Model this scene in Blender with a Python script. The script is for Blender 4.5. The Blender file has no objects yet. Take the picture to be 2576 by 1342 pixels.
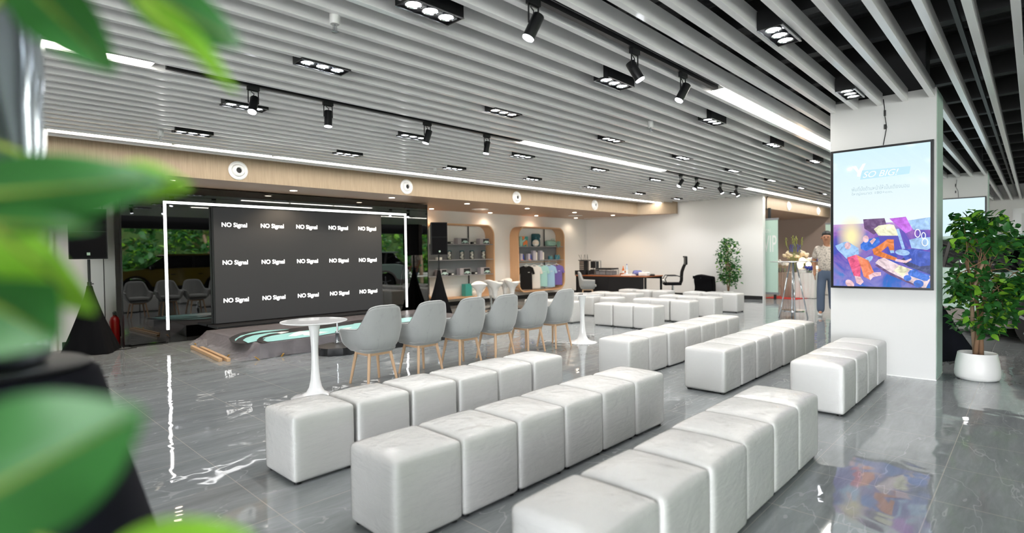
import bpy, bmesh, math, random
import numpy as np
from mathutils import Vector, Matrix
PI = math.pi
random.seed(7)
S = bpy.context.scene
COL = S.collection
# ------------------------------------------------------------------ camera
F, CX, CY, H = 1374.0, 1288.0, 671.0, 1.35          # focal length and centre for a 2576x1342 picture, eye height
_A = np.array([2602 - CX, 623 - CY, F]); _A /= np.linalg.norm(_A)
_B = np.array([-148 - CX, 662 - CY, F]); _B -= _A * (_A @ _B); _B /= np.linalg.norm(_B)
RW = np.stack([_A, _B, np.cross(_A, _B)], 0)        # camera axes (right, down, forward) to world
EYE = np.array([0, 0, H])
cd = bpy.data.cameras.new('camera'); cam = bpy.data.objects.new('camera', cd); COL.objects.link(cam)
cd.sensor_width = 36; cd.sensor_fit = 'HORIZONTAL'; cd.lens = F * 36 / 2576
cd.clip_start = 0.05; cd.clip_end = 300
cd.dof.use_dof = True; cd.dof.focus_distance = 5.0; cd.dof.aperture_fstop = 1.35
m = Matrix.Identity(4)
for i in range(3):
    m[i][0] = RW[i, 0]; m[i][1] = -RW[i, 1]; m[i][2] = -RW[i, 2]
m[2][3] = H
cam.matrix_world = m
S.camera = cam
S.cycles.use_denoising = True
S.cycles.use_adaptive_sampling = True; S.cycles.adaptive_threshold = 0.018
S.cycles.max_bounces = 8; S.cycles.diffuse_bounces = 4; S.cycles.glossy_bounces = 4
S.cycles.transmission_bounces = 6; S.cycles.transparent_max_bounces = 10
S.cycles.caustics_reflective = False; S.cycles.caustics_refractive = False
S.cycles.sample_clamp_indirect = 12
vs = S.view_settings
vs.view_transform = 'Standard'; vs.look = 'None'; vs.gamma = 1; vs.use_curve_mapping = False
vs.exposure = 0.18
# ------------------------------------------------------------------ daylight
w = bpy.data.worlds.new('daylight'); S.world = w; w.use_nodes = True
bg = w.node_tree.nodes['Background']
bg.inputs[0].default_value = (0.94, 0.97, 1.0, 1); bg.inputs[1].default_value = 12.0
sun_d = bpy.data.lights.new('sun', 'SUN'); sun_d.energy = 5; sun_d.angle = 0.02; sun_d.color = (1, .95, .88)
sun = bpy.data.objects.new('sun', sun_d); COL.objects.link(sun); sun.rotation_euler = (math.radians(-32), math.radians(18), 0)
K_STRIP, K_SPOT, K_WARM = 26.0, 48.0, 60.0           # light strips, triple downlights (W), warm soffit lights (W)

# ------------------------------------------------------------------ measuring helpers (pixel of the 2576x1342 picture -> place)
def ray(x, y): return RW @ np.array([x - CX, y - CY, F])
def fl(x, y, z=0.0):
    d = ray(x, y); return Vector(EYE + d * (z - H) / d[2])
def pX(x, y, X):
    d = ray(x, y); return Vector(EYE + d * X / d[0])
def pY(x, y, Y):
    d = ray(x, y); return Vector(EYE + d * Y / d[1])
def pD(x, y, D):                                     # at depth D along the view axis
    return Vector(EYE + ray(x, y) * D / F)

# ------------------------------------------------------------------ materials
def lin(c): return c / 12.92 if c <= 0.04045 else ((c + 0.055) / 1.055) ** 2.4
def hx(s): s = s.lstrip('#'); return tuple(lin(int(s[i:i + 2], 16) / 255) for i in (0, 2, 4)) + (1,)
MATS = {}
class NT:
    def __init__(s, name):
        s.m = bpy.data.materials.new(name); s.m.use_nodes = True; s.t = s.m.node_tree
        s.b = s.t.nodes['Principled BSDF']; s.o = s.t.nodes['Material Output']; MATS[name] = s.m
    def n(s, typ, **k):
        nd = s.t.nodes.new(typ)
        for a, v in k.items():
            if a.startswith('i_'):
                nd.inputs[a[2:].replace('_', ' ')].default_value = v
            else: setattr(nd, a, v)
        return nd
    def l(s, a, b): s.t.links.new(a, b)
    def coord(s, scale=(1, 1, 1), kind='Object', rot=(0, 0, 0)):
        c = s.n('ShaderNodeTexCoord'); mp = s.n('ShaderNodeMapping')
        mp.inputs['Scale'].default_value = scale; mp.inputs['Rotation'].default_value = rot
        s.l(c.outputs[kind], mp.inputs['Vector']); return mp.outputs['Vector']
    def noise(s, vec, scale=5, detail=3, rough=0.5, dist=0):
        nd = s.n('ShaderNodeTexNoise'); nd.inputs['Scale'].default_value = scale; nd.inputs['Detail'].default_value = detail
        nd.inputs['Roughness'].default_value = rough; nd.inputs['Distortion'].default_value = dist
        s.l(vec, nd.inputs['Vector']); return nd.outputs['Fac']
    def ramp(s, fac, stops):
        r = s.n('ShaderNodeValToRGB'); e = r.color_ramp.elements
        e[0].position, e[0].color = stops[0]; e[1].position, e[1].color = stops[-1]
        for p, c in stops[1:-1]:
            q = e.new(p); q.color = c
        s.l(fac, r.inputs['Fac']); return r.outputs['Color']
    def bump(s, h, strength=0.2, dist=0.01, to=None):
        b = s.n('ShaderNodeBump'); b.inputs['Strength'].default_value = strength; b.inputs['Distance'].default_value = dist
        s.l(h, b.inputs['Height']); s.l(b.outputs['Normal'], (to or s.b).inputs['Normal']); return b
    def math(s, op, a, b=None):
        nd = s.n('ShaderNodeMath', operation=op)
        for i, v in enumerate((a, b)):
            if v is None: continue
            if isinstance(v, (int, float)): nd.inputs[i].default_value = v
            else: s.l(v, nd.inputs[i])
        return nd.outputs[0]
def P(name, col, rough=0.5, metal=0.0, spec=0.5, coat=0.0, emit=None, es=0.0, trans=0.0, ior=1.5, alpha=1.0):
    q = NT(name); b = q.b
    b.inputs['Base Color'].default_value = hx(col) if isinstance(col, str) else tuple(col) + (1,)
    b.inputs['Roughness'].default_value = rough; b.inputs['Metallic'].default_value = metal
    b.inputs['Specular IOR Level'].default_value = spec; b.inputs['Coat Weight'].default_value = coat
    b.inputs['Coat Roughness'].default_value = 0.04
    b.inputs['Transmission Weight'].default_value = trans; b.inputs['IOR'].default_value = ior; b.inputs['Alpha'].default_value = alpha
    if emit:
        b.inputs['Emission Color'].default_value = hx(emit); b.inputs['Emission Strength'].default_value = es
    return q
P('white_wall', '#eceae7', 0.55)
P('white_gloss', '#f1f1ef', 0.12)
P('white_paint', '#dddddb', 0.35)
P('slat_white', '#f6f6f5', 0.14, spec=0.6)
P('deck_black', '#0d0e11', 0.55)
P('black_metal', '#0c0d10', 0.4)
P('black_plastic', '#101114', 0.45)
P('black_fabric', '#0b0b0e', 0.9, spec=0.15)
P('navy_fabric', '#1a1b24', 0.9, spec=0.15)
P('rubber', '#121212', 0.8)
P('chrome', '#dfe3e8', 0.08, 1.0)
P('steel', '#b4b8bc', 0.25, 1.0)
P('brushed_chrome', '#c9d6de', 0.14, 1.0)
P('gold_tape', '#c99a3a', 0.5)
P('beech', '#d0ad8a', 0.45)
P('strip_light', '#ffffff', 0.5, emit='#fffaf0', es=K_STRIP)
P('lamp_white', '#ffffff', 0.5, emit='#f6f8ff', es=22)
P('lamp_warm', '#ffffff', 0.5, emit='#fff0d8', es=16)
P('led_line', '#ffffff', 0.5, emit='#ffffff', es=4)
P('led_text', '#ffffff', 0.5, emit='#ffffff', es=1.5)
P('led_panel', '#252526', 0.6, emit='#2a2a2b', es=0.8)
P('fascia_white', '#e6e6e4', 0.4)
P('nozzle_white', '#f4f4f4', 0.3)
P('dark_void', '#060606', 0.6)
P('skirting', '#1c1c1e', 0.4)
P('shelf_grey', '#8d8d90', 0.5)
P('grey_board', '#7e8084', 0.6)
P('mint', '#b9d2c6', 0.35)
P('mint_paint', '#b7d3cb', 0.12, coat=1.0)
P('car_grey', '#8d8683', 0.35)
P('car_black', '#0b0b0d', 0.3)
P('car_glass', '#0a0d10', 0.03, spec=0.9)
P('van_paint', '#8f7a22', 0.15, coat=1.0)
P('red_gloss', '#c22a1c', 0.2)
P('lips', '#94503f', 0.5)
P('skin', '#b98567', 0.55)
P('hair', '#0f0c0b', 0.6)
P('jeans', '#5c6a80', 0.85)
P('shoe_white', '#dcdcdc', 0.5)
P('ceramic', '#f3f2ef', 0.35)
P('table_white', '#f6f6f6', 0.1, coat=0.5)
P('abs_white', '#efedea', 0.15)
P('desk_wood', '#9a5a34', 0.35)
P('desk_black', '#121114', 0.5)
P('cloth_white', '#e7e3de', 0.85)
P('cloth_beige', '#b7a697', 0.85)
P('paper', '#f2f1ee', 0.8)
P('teal', '#3f9d94', 0.5)
P('teal_dark', '#14505a', 0.6)
P('mint_bag', '#9fc6b6', 0.6)
P('orange', '#f08a4b', 0.5)
P('ball_white', '#efe9e0', 0.3)
P('blue_deep', '#2c3f9c', 0.4)
P('blue_teal', '#3f7f92', 0.5)
P('lilac_grey', '#c3bfcc', 0.5)
P('box_grey', '#a59fa3', 0.5)
P('shirt_black', '#050506', 0.9)
P('shirt_white', '#ece8e1', 0.9)
P('shirt_mint', '#a9d8d4', 0.9)
P('shirt_sky', '#a6cbe6', 0.9)
P('shirt_purple', '#7a68b0', 0.9)
q = NT('acrylic'); tr_ = q.n('ShaderNodeBsdfTransparent'); tr_.inputs[0].default_value = (.93, .95, .95, 1); g_ = q.n('ShaderNodeBsdfGlossy'); g_.inputs['Roughness'].default_value = .05
f_ = q.n('ShaderNodeFresnel'); x_ = q.n('ShaderNodeMixShader'); q.l(f_.outputs[0], x_.inputs[0]); q.l(tr_.outputs[0], x_.inputs[1]); q.l(g_.outputs[0], x_.inputs[2]); q.l(x_.outputs[0], q.o.inputs['Surface'])
P('lamp_glow', '#ffffff', 0.5, emit='#ffd39a', es=4.5)
P('petal_cream', '#f2e2c4', 0.7)
P('petal_white', '#f1efe9', 0.7)
P('petal_blue', '#3c4aa0', 0.7)
P('stem_green', '#7b8f2a', 0.6)
P('grass_green', '#9aa04a', 0.7)
P('bark', '#8a6a50', 0.8)
P('bark_pale', '#a58a72', 0.8)
P('soil', '#2a1d14', 0.95)
P('bottle_orange', '#d26a22', 0.2)
P('bottle_clear', '#c9d8e8', 0.1)
P('tissue_blue', '#6b6fa3', 0.8)
P('red_carpet', '#b0231a', 0.9)
P('extinguisher_red', '#8f1010', 0.3)
P('bounce_ground', '#c4c2bd', 0.9)  # unseen ground outside, made pale to bounce daylight onto the ceiling
P('hedge_green', '#3b5a22', 0.9)
P('tree_leaf', '#44662a', 0.8)
P('umbrella_base', '#191a1d', 0.45)
P('door_wood', '#b58a63', 0.5)
P('stage_black', '#0f0f12', 0.5)
P('sticker_teal', '#9ed6d4', 0.35)
P('sticker_black', '#231f20', 0.35)
P('sticker_white', '#f0f4f4', 0.35)
P('screen_bezel', '#0d0f12', 0.3)
P('black_glass', '#010101', 0.015, spec=0.9, ior=1.5)
MATS['black_glass'].node_tree.nodes['Principled BSDF'].inputs['IOR'].default_value = 1.65

def emis(name, col, es=1.0):
    q = P(name, '#000000', 0.3, emit=col, es=es * .92)
    if name.startswith('ad_') and name not in ('ad_white', 'ad_plain', 'ad_grey', 'ad_band'):    # printed picture: mottled light and dark colour
        c = hx(col); f = q.noise(q.coord((9, 9, 9)), 1.2, 4, .6, 1.5)
        q.l(q.ramp(f, [(.3, tuple(v * .6 for v in c[:3]) + (1,)), (.5, c), (.7, tuple(min(1, v * 1.2 + .08) for v in c[:3]) + (1,))]), q.b.inputs['Emission Color'])
    return q
# artwork colours on the lit screens
for nm, c, e in (('ad_band', '#bfe7f5', 1.0), ('ad_white', '#fbffff', 1.05), ('ad_grey', '#b9d0d6', .95), ('ad_orange', '#e07a30', 1.0), ('ad_pink', '#f0608c', 1.0),
             ('ad_coral', '#f58a60', 1.0), ('ad_blue', '#2b6fd8', 1.0), ('ad_deep', '#1746b8', 1.0), ('ad_sky', '#9fc6f4', 1.0), ('ad_skin', '#f0c4cc', 1.0),
             ('ad_console', '#ead2d8', 1.0), ('ad_cream', '#f1efc9', 1.0), ('ad_plum', '#6a4a7a', 1.0), ('ad_navy', '#1a2a6c', 1.0), ('ad_mag', '#c060e0', 1.0)):
    emis(nm, c, e)

def mk_wood(name, a, b, vertical=True):
    q = NT(name); v = q.coord((60, 60, 1.2) if vertical else (1.2, 60, 60))
    f = q.noise(v, 3.0, 4, 0.6); c = q.ramp(f, [(0.3, hx(a)), (0.7, hx(b))])
    q.l(c, q.b.inputs['Base Color']); q.b.inputs['Roughness'].default_value = 0.5
mk_wood('veneer', '#94806a', '#b09b82'); mk_wood('veneer_soffit', '#b39780', '#bb9f87', False); mk_wood('niche_wood', '#cfa077', '#ddb48c')
mk_wood('plank_wood', '#b8946e', '#cbaa84', False)

def mk_floor():
    q = NT('floor_marble')
    v = q.coord((1, 1, 1))
    # stone streaks running along the hall
    v1 = q.coord((0.5, 3.4, 1), rot=(0, 0, 0.10)); n1 = q.noise(v1, 1.7, 8, 0.62, 0.6)
    v2 = q.coord((1.6, 9.0, 1), rot=(0, 0, 0.16)); n2 = q.noise(v2, 2.2, 6, 0.7, 1.2)
    mixf = q.math('ADD', q.math('MULTIPLY', n1, 0.6), q.math('MULTIPLY', n2, 0.4))
    base = q.ramp(mixf, [(0.30, hx('#74787a')), (0.5, hx('#868a8c')), (0.62, hx('#929698')), (0.78, hx('#a4a7a8'))])
    # thin pale veins
    v3 = q.coord((0.8, 2.6, 1), rot=(0, 0, 0.2)); n3 = q.noise(v3, 0.9, 4, 0.55, 0.5)
    vein = q.math('ABSOLUTE', q.math('SUBTRACT', n3, 0.5))
    vm = q.math('LESS_THAN', vein, 0.0035)
    mx = q.n('ShaderNodeMix', data_type='RGBA'); q.l(q.math('MULTIPLY', vm, 0.3), mx.inputs[0]); q.l(base, mx.inputs[6]); mx.inputs[7].default_value = hx('#c2c4c4')
    # grout grid of 0.61 m tiles
    sp = q.n('ShaderNodeSeparateXYZ'); c = q.n('ShaderNodeTexCoord'); q.l(c.outputs['Object'], sp.inputs[0])
    def line(out, off, per, w):
        a = q.math('ADD', q.math('DIVIDE', q.math('SUBTRACT', out, off), per), 0.5)
        fr = q.math('SUBTRACT', q.math('FRACT', a), 0.5)
        return q.math('LESS_THAN', q.math('ABSOLUTE', fr), w / per / 2)
    gx = line(sp.outputs[0], 1.2, 0.613, 0.0045); gy = line(sp.outputs[1], 0.39, 1.234, 0.0045); gy2 = line(sp.outputs[1], 1.007, 1.234, 0.0025)
    g = q.math('MAXIMUM', gx, q.math('MAXIMUM', gy, gy2))
    mx2 = q.n('ShaderNodeMix', data_type='RGBA'); q.l(q.math('MULTIPLY', g, 0.75), mx2.inputs[0]); q.l(mx.outputs[2], mx2.inputs[6]); mx2.inputs[7].default_value = hx('#b7b2a8')
    q.l(mx2.outputs[2], q.b.inputs['Base Color'])
    q.b.inputs['Roughness'].default_value = 0.035; q.b.inputs['IOR'].default_value = 1.62
    q.b.inputs['Specular IOR Level'].default_value = 0.62
    # gentle waviness of the polished tiles plus the dip at every joint
    wv = q.noise(q.coord((1, 1, 1)), 2.6, 2, 0.5, 0.5)
    h = q.math('ADD', wv, q.math('MULTIPLY', g, -0.02))
    q.bump(h, 0.10, 0.05)
mk_floor()

def mk_deck():
    q = P('roof_deck', '#0b0c10', 0.6)
    wv = q.n('ShaderNodeTexWave'); wv.bands_direction = 'X'; wv.inputs['Scale'].default_value = 1.6; wv.inputs['Distortion'].default_value = 0
    q.l(q.coord((1, 1, 1)), wv.inputs['Vector']); q.bump(wv.outputs['Fac'], 1.0, 0.08)
mk_deck()

def mk_leather():
    q = P('ottoman_leather', '#f9f8f5', 0.45)
    v = q.coord((1, 1, 1)); q.bump(q.noise(v, 260, 2), 0.15, 0.001)
mk_leather()

def mk_film():
    # clear stretch film: see-through with bright crinkled reflections, milky where it overlaps
    q = NT('stretch_film')
    oi = q.n('ShaderNodeObjectInfo'); tc = q.n('ShaderNodeTexCoord')
    off = q.n('ShaderNodeVectorMath', operation='SCALE'); cb = q.n('ShaderNodeCombineXYZ')
    q.l(oi.outputs['Random'], cb.inputs[0]); q.l(q.math('MULTIPLY', oi.outputs['Random'], 7.3), cb.inputs[1]); q.l(q.math('MULTIPLY', oi.outputs['Random'], 3.1), cb.inputs[2])
    q.l(cb.outputs[0], off.inputs[0]); off.inputs[3].default_value = 40
    ad = q.n('ShaderNodeVectorMath', operation='ADD'); q.l(tc.outputs['Object'], ad.inputs[0]); q.l(off.outputs[0], ad.inputs[1])
    def mp(sc, rot):
        a = q.n('ShaderNodeMapping'); a.inputs['Scale'].default_value = sc; a.inputs['Rotation'].default_value = rot
        q.l(ad.outputs[0], a.inputs['Vector']); return a.outputs['Vector']
    crease = q.noise(mp((1.2, 1.2, 6), (0.5, 0.35, 0.2)), 9, 5, 0.65, 0.8)
    fine = q.noise(mp((1.0, 1.0, 7), (0.3, -0.3, 0.1)), 26, 4, 0.7, 0.3)
    big = q.noise(mp((1, 1, 1.5), (0, 0, 0)), 5.5, 2, 0.5, 1.5)
    h = q.math('ADD', q.math('ADD', q.math('MULTIPLY', crease, 0.85), q.math('MULTIPLY', fine, 0.34)), q.math('MULTIPLY', big, 1.3))
    bp = q.n('ShaderNodeBump'); bp.inputs['Strength'].default_value = 0.8; bp.inputs['Distance'].default_value = 0.012; q.l(h, bp.inputs['Height'])
    tr = q.n('ShaderNodeBsdfTransparent'); tr.inputs[0].default_value = (0.985, 0.985, 0.985, 1)
    gl = q.n('ShaderNodeBsdfGlossy'); gl.inputs['Roughness'].default_value = 0.045; q.l(bp.outputs['Normal'], gl.inputs['Normal'])
    fr = q.n('ShaderNodeFresnel'); fr.inputs[0].default_value = 1.5; q.l(bp.outputs['Normal'], fr.inputs['Normal'])
    m1 = q.n('ShaderNodeMixShader'); fr.inputs[0].default_value = 1.45; q.l(q.math('MINIMUM', q.math('ADD', q.math('MULTIPLY', fr.outputs[0], 1.1), 0.05), 0.45), m1.inputs[0]); q.l(tr.outputs[0], m1.inputs[1]); q.l(gl.outputs[0], m1.inputs[2])
    q.t.nodes.remove(q.b); q.l(m1.outputs[0], q.o.inputs['Surface'])
mk_film()

def mk_sheet():
    # thin dusty plastic sheet over the stage
    q = NT('dust_sheet')
    tc = q.coord((1, 1, 1)); cr = q.noise(q.coord((7, 7, 1.1)), 2.2, 3, 0.55, 0.6)
    bp = q.n('ShaderNodeBump'); bp.inputs['Strength'].default_value = 0.35; bp.inputs['Distance'].default_value = 0.012; q.l(cr, bp.inputs['Height'])
    tr = q.n('ShaderNodeBsdfTransparent')
    pr = q.b; pr.inputs['Base Color'].default_value = hx('#c3bbc0'); pr.inputs['Roughness'].default_value = 0.22; q.l(bp.outputs['Normal'], pr.inputs['Normal'])
    mx = q.n('ShaderNodeMixShader'); f = q.ramp(cr, [(0.40, (0.24, 0.24, 0.24, 1)), (0.75, (0.42, 0.42, 0.42, 1))])
    q.l(f, mx.inputs[0]); q.l(tr.outputs[0], mx.inputs[1]); q.l(pr.outputs[0], mx.inputs[2]); q.l(mx.outputs[0], q.o.inputs['Surface'])
mk_sheet()

def mk_velvet():
    q = P('grey_velvet', '#8f9190', 0.75, spec=0.25)
    q.b.inputs['Sheen Weight'].default_value = 0.5; q.b.inputs['Sheen Roughness'].default_value = 0.4
    n1 = q.noise(q.coord((1.5, 1.5, 0.7)), 6, 5, 0.7, 1.0)
    c = q.ramp(n1, [(0.28, hx('#959796')), (0.42, hx('#9fa1a0')), (0.8, hx('#a1a3a2'))]); q.l(c, q.b.inputs['Base Color'])
mk_velvet()
P('piping_grey', '#7b7d7e', 0.7)

def mk_leaf(name, a, b, tr=0.35):
    q = NT(name); n1 = q.noise(q.coord((1, 1, 1)), 14, 3)
    c = q.ramp(n1, [(0.35, hx(a)), (0.65, hx(b))]); q.l(c, q.b.inputs['Base Color']); q.b.inputs['Roughness'].default_value = 0.4
    t = q.n('ShaderNodeBsdfTranslucent'); q.l(c, t.inputs[0]); mx = q.n('ShaderNodeMixShader'); mx.inputs[0].default_value = tr
    q.l(q.b.outputs[0], mx.inputs[1]); q.l(t.outputs[0], mx.inputs[2]); q.l(mx.outputs[0], q.o.inputs['Surface'])
mk_leaf('leaf_dark', '#2a5f2b', '#3a7a34'); mk_leaf('leaf_lime', '#7fbe36', '#9bd044', 0.45)
mk_leaf('leaf_deep', '#306a2e', '#3f7f3c', 0.35); mk_leaf('leaf_pale', '#93d43c', '#a4e04a', 0.5)

def mk_shirt():
    q = P('shirt_print', '#d8cdbf', 0.85); v = q.noise(q.coord((1, 1, 1)), 16, 4, 0.6, 2)
    q.l(q.ramp(v, [(0.40, hx('#9a9188')), (0.48, hx('#d3c8bb')), (0.7, hx('#ddd3c7'))]), q.b.inputs['Base Color'])
mk_shirt()
def mk_room():
    q = P('taupe_wall', '#b3a096', 0.7)
mk_room()
def mk_ad():
    # lit screen: pale sky on top, dusk colours of the car cabin picture below
    q = NT('ad_screen'); g = q.n('ShaderNodeTexCoord'); sp = q.n('ShaderNodeSeparateXYZ'); q.l(g.outputs['Generated'], sp.inputs[0])
    z = sp.outputs[2]
    top = q.ramp(z, [(0.45, hx('#eef8fa')), (1.0, hx('#d3f0fb'))])
    n1 = q.noise(q.coord((1, 3.5, 3.0)), 0.9, 4, 0.6, 1.4)
    low = q.ramp(n1, [(0.30, hx('#1f63c8')), (0.42, hx('#5a5bd0')), (0.5, hx('#a06ad0')), (0.58, hx('#c58fd8')), (0.72, hx('#3b8fe0'))])
    base = q.ramp(z, [(0.0, hx('#1a86c8')), (0.22, hx('#2a50a8')), (0.40, hx('#7b5aa8')), (0.47, hx('#d8b8e0'))])
    mx = q.n('ShaderNodeMix', data_type='RGBA'); mx.inputs[0].default_value = 0.45; q.l(base, mx.inputs[6]); q.l(low, mx.inputs[7])
    cut = q.math('GREATER_THAN', z, 0.462)
    mx2 = q.n('ShaderNodeMix', data_type='RGBA'); q.l(cut, mx2.inputs[0]); q.l(mx.outputs[2], mx2.inputs[6]); q.l(top, mx2.inputs[7])
    q.b.inputs['Base Color'].default_value = (0.01, 0.01, 0.01, 1); q.b.inputs['Roughness'].default_value = 0.06
    # glow of the cabin lamp in the picture
    d = q.n('ShaderNodeVectorMath', operation='DISTANCE'); q.l(g.outputs['Generated'], d.inputs[0]); d.inputs[1].default_value = (0.0, 0.80, 0.37)
    gl = q.ramp(d.outputs['Value'], [(0.03, (1, 1, 1, 1)), (0.17, (0.0, 0.0, 0.0, 1))])
    mx3 = q.n('ShaderNodeMix', data_type='RGBA'); q.l(gl, mx3.inputs[0]); q.l(mx2.outputs[2], mx3.inputs[6]); mx3.inputs[7].default_value = hx('#fff3b8')
    q.l(mx3.outputs[2], q.b.inputs['Emission Color']); q.b.inputs['Emission Strength'].default_value = 0.93
mk_ad()
emis('ad_plain', '#d8f1f8', 1.0)

# ------------------------------------------------------------------ mesh builder
class MB:
    def __init__(s): s.v = []; s.f = []; s.mi = []; s.cur = 0
    def add(s, vs, fs):
        o = len(s.v); s.v += [tuple(v) for v in vs]; s.f += [tuple(i + o for i in f) for f in fs]; s.mi += [s.cur] * len(fs); return s
    def box(s, a, b, M=None):
        x0, y0, z0 = a; x1, y1, z1 = b
        vs = [(x0, y0, z0), (x1, y0, z0), (x1, y1, z0), (x0, y1, z0), (x0, y0, z1), (x1, y0, z1), (x1, y1, z1), (x0, y1, z1)]
        if M: vs = [M @ Vector(v) for v in vs]
        return s.add(vs, [(0, 3, 2, 1), (4, 5, 6, 7), (0, 1, 5, 4), (1, 2, 6, 5), (2, 3, 7, 6), (3, 0, 4, 7)])
    def tube(s, pts, r, n=10, cap=True):
        pts = [Vector(p) for p in pts]; rs = r if isinstance(r, (list, tuple)) else [r] * len(pts); vs = []; fs = []
        ref = None
        for i, p in enumerate(pts):
            t = (pts[min(i + 1, len(pts) - 1)] - pts[max(i - 1, 0)]).normalized()
            if ref is None: ref = t.orthogonal().normalized()
            u = (ref - t * ref.dot(t)).normalized(); ref = u; w_ = t.cross(u)
            for k in range(n):
                a = 2 * PI * k / n; vs.append(p + (u * math.cos(a) + w_ * math.sin(a)) * rs[i])
        for i in range(len(pts) - 1):
            for k in range(n):
                a = i * n + k; b = i * n + (k + 1) % n; fs.append((a, b, b + n, a + n))
        if cap: fs.append(tuple(range(n))[::-1]); fs.append(tuple((len(pts) - 1) * n + k for k in range(n)))
        return s.add(vs, fs)
    def lathe(s, prof, n=32, c=(0, 0, 0), sx=1, sy=1, cap=True):
        vs = []; fs = []
        for r, z in prof:
            for k in range(n):
                a = 2 * PI * k / n; vs.append((c[0] + r * math.cos(a) * sx, c[1] + r * math.sin(a) * sy, c[2] + z))
        for i in range(len(prof) - 1):
            for k in range(n):
                a = i * n + k; b = i * n + (k + 1) % n; fs.append((a, b, b + n, a + n))
        if cap: fs.append(tuple(range(n))[::-1]); fs.append(tuple((len(prof) - 1) * n + k for k in range(n)))
        return s.add(vs, fs)
    def prism(s, poly, z0, z1, M=None):             # poly in xy
        n = len(poly); vs = [(x, y, z0) for x, y in poly] + [(x, y, z1) for x, y in poly]
        if M: vs = [M @ Vector(v) for v in vs]
        fs = [tuple(range(n))[::-1], tuple(range(n, 2 * n))] + [(k, (k + 1) % n, n + (k + 1) % n, n + k) for k in range(n)]
        return s.add(vs, fs)
    def sphere(s, c, r, n=16, sz=1.0):
        vs = []; fs = []; m_ = n // 2
        for i in range(m_ + 1):
            t = PI * i / m_
            for k in range(n):
                a = 2 * PI * k / n; vs.append((c[0] + r * math.sin(t) * math.cos(a), c[1] + r * math.sin(t) * math.sin(a), c[2] - r * math.cos(t) * sz))
        for i in range(m_):
            for k in range(n):
                a = i * n + k; b = i * n + (k + 1) % n; fs.append((a, b, b + n, a + n))
        return s.add(vs, fs)
    def build(s, name, mats, parent=None, smooth=False, bevel=0.0, sub=0, merge=False, solid=0.0, auto=None):
        me = bpy.data.meshes.new(name); me.from_pydata(s.v, [], s.f)
        for mname in (mats if isinstance(mats, (list, tuple)) else [mats]): me.materials.append(MATS[mname])
        me.polygons.foreach_set('material_index', s.mi)
        bm = bmesh.new(); bm.from_mesh(me)
        if merge: bmesh.ops.remove_doubles(bm, verts=bm.verts, dist=1e-5)
        bmesh.ops.recalc_face_normals(bm, faces=bm.faces)
        if smooth or auto:
            for f_ in bm.faces: f_.smooth = True
        if auto:
            for e_ in bm.edges:
                if len(e_.link_faces) == 2 and e_.calc_face_angle(0) > math.radians(auto): e_.smooth = False
        bm.to_mesh(me); bm.free(); me.validate(); me.update()
        o = bpy.data.objects.new(name, me); COL.objects.link(o)
        if parent: o.parent = parent
        if solid: md = o.modifiers.new('solid', 'SOLIDIFY'); md.thickness = solid; md.offset = 0
        if bevel: md = o.modifiers.new('bevel', 'BEVEL'); md.width = bevel; md.segments = 2; md.limit_method = 'ANGLE'
        if sub: md = o.modifiers.new('sub', 'SUBSURF'); md.levels = sub; md.render_levels = sub
        return o
def tag(o, label=None, cat=None, group=None, kind=None):
    if label: o['label'] = label
    if cat: o['category'] = cat
    if group: o['group'] = group
    if kind: o['kind'] = kind
    return o
def thing(name, label, cat, loc=(0, 0, 0), rz=0.0, group=None):
    o = bpy.data.objects.new(name, None); COL.objects.link(o); o.location = loc; o.rotation_euler = (0, 0, rz)
    o.empty_display_size = 0.1
    return tag(o, label, cat, group)
def kids(o): return list(o.children)
def copy_tree(o, parent=None, label=None, loc=None, rz=None, group=None):
    c = o.copy(); COL.objects.link(c); c.parent = parent
    if label: c['label'] = label
    if group: c['group'] = group
    if loc is not None: c.location = loc
    if rz is not None: c.rotation_euler = (0, 0, rz)
    for ch in kids(o): copy_tree(ch, c)
    return c
def struct(o): o['kind'] = 'structure'; return o
def text(name, s, mat, size, loc, rot, parent=None, width=None, height=None, align='LEFT', bold=0.0, shear=0.0, ext=0.0):
    cu = bpy.data.curves.new(name, 'FONT'); cu.body = s; cu.size = size; cu.align_x = align; cu.offset = bold; cu.shear = shear; cu.extrude = ext
    cu.fill_mode = 'FRONT' if ext == 0 else 'BOTH'
    cu.materials.append(MATS[mat]); o = bpy.data.objects.new(name, cu); COL.objects.link(o)
    if parent: o.parent = parent
    o.location = loc; o.rotation_euler = rot
    if width or height:
        bpy.context.view_layer.update()
        d = o.dimensions
        sx = (width / d.x) if width and d.x else 1; sy = (height / d.y) if height and d.y else sx
        if not width: sx = sy
        o.scale = (sx, sy, 1)
    bpy.context.view_layer.update()
    dg = bpy.context.evaluated_depsgraph_get(); ev = o.evaluated_get(dg)
    bm = bmesh.new()
    me_ = ev.to_mesh()
    if me_ and len(me_.polygons): bm.from_mesh(me_)
    ev.to_mesh_clear()
    me = bpy.data.meshes.new(name); bm.to_mesh(me); bm.free(); me.materials.clear(); me.materials.append(MATS[mat])
    for p_ in me.polygons: p_.material_index = 0
    n_ = bpy.data.objects.new(name, me); COL.objects.link(n_); n_.parent = parent; n_.location = o.location; n_.rotation_euler = o.rotation_euler; n_.scale = o.scale
    bpy.data.objects.remove(o)
    return n_

# ================================================================== THE ROOM
ZS, ZT = 2.895, 3.02            # slat undersides, slat tops
YW, XW, YG, YF = 11.45, 15.80, 10.15, 9.0
ZF = 2.56
struct(MB().box((-6, -9, -0.1), (26, 14, 0)).build('floor', 'floor_marble'))
struct(MB().box((-60, -60, -0.3), (60, 60, -0.12)).build('ground', 'bounce_ground'))

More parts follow.
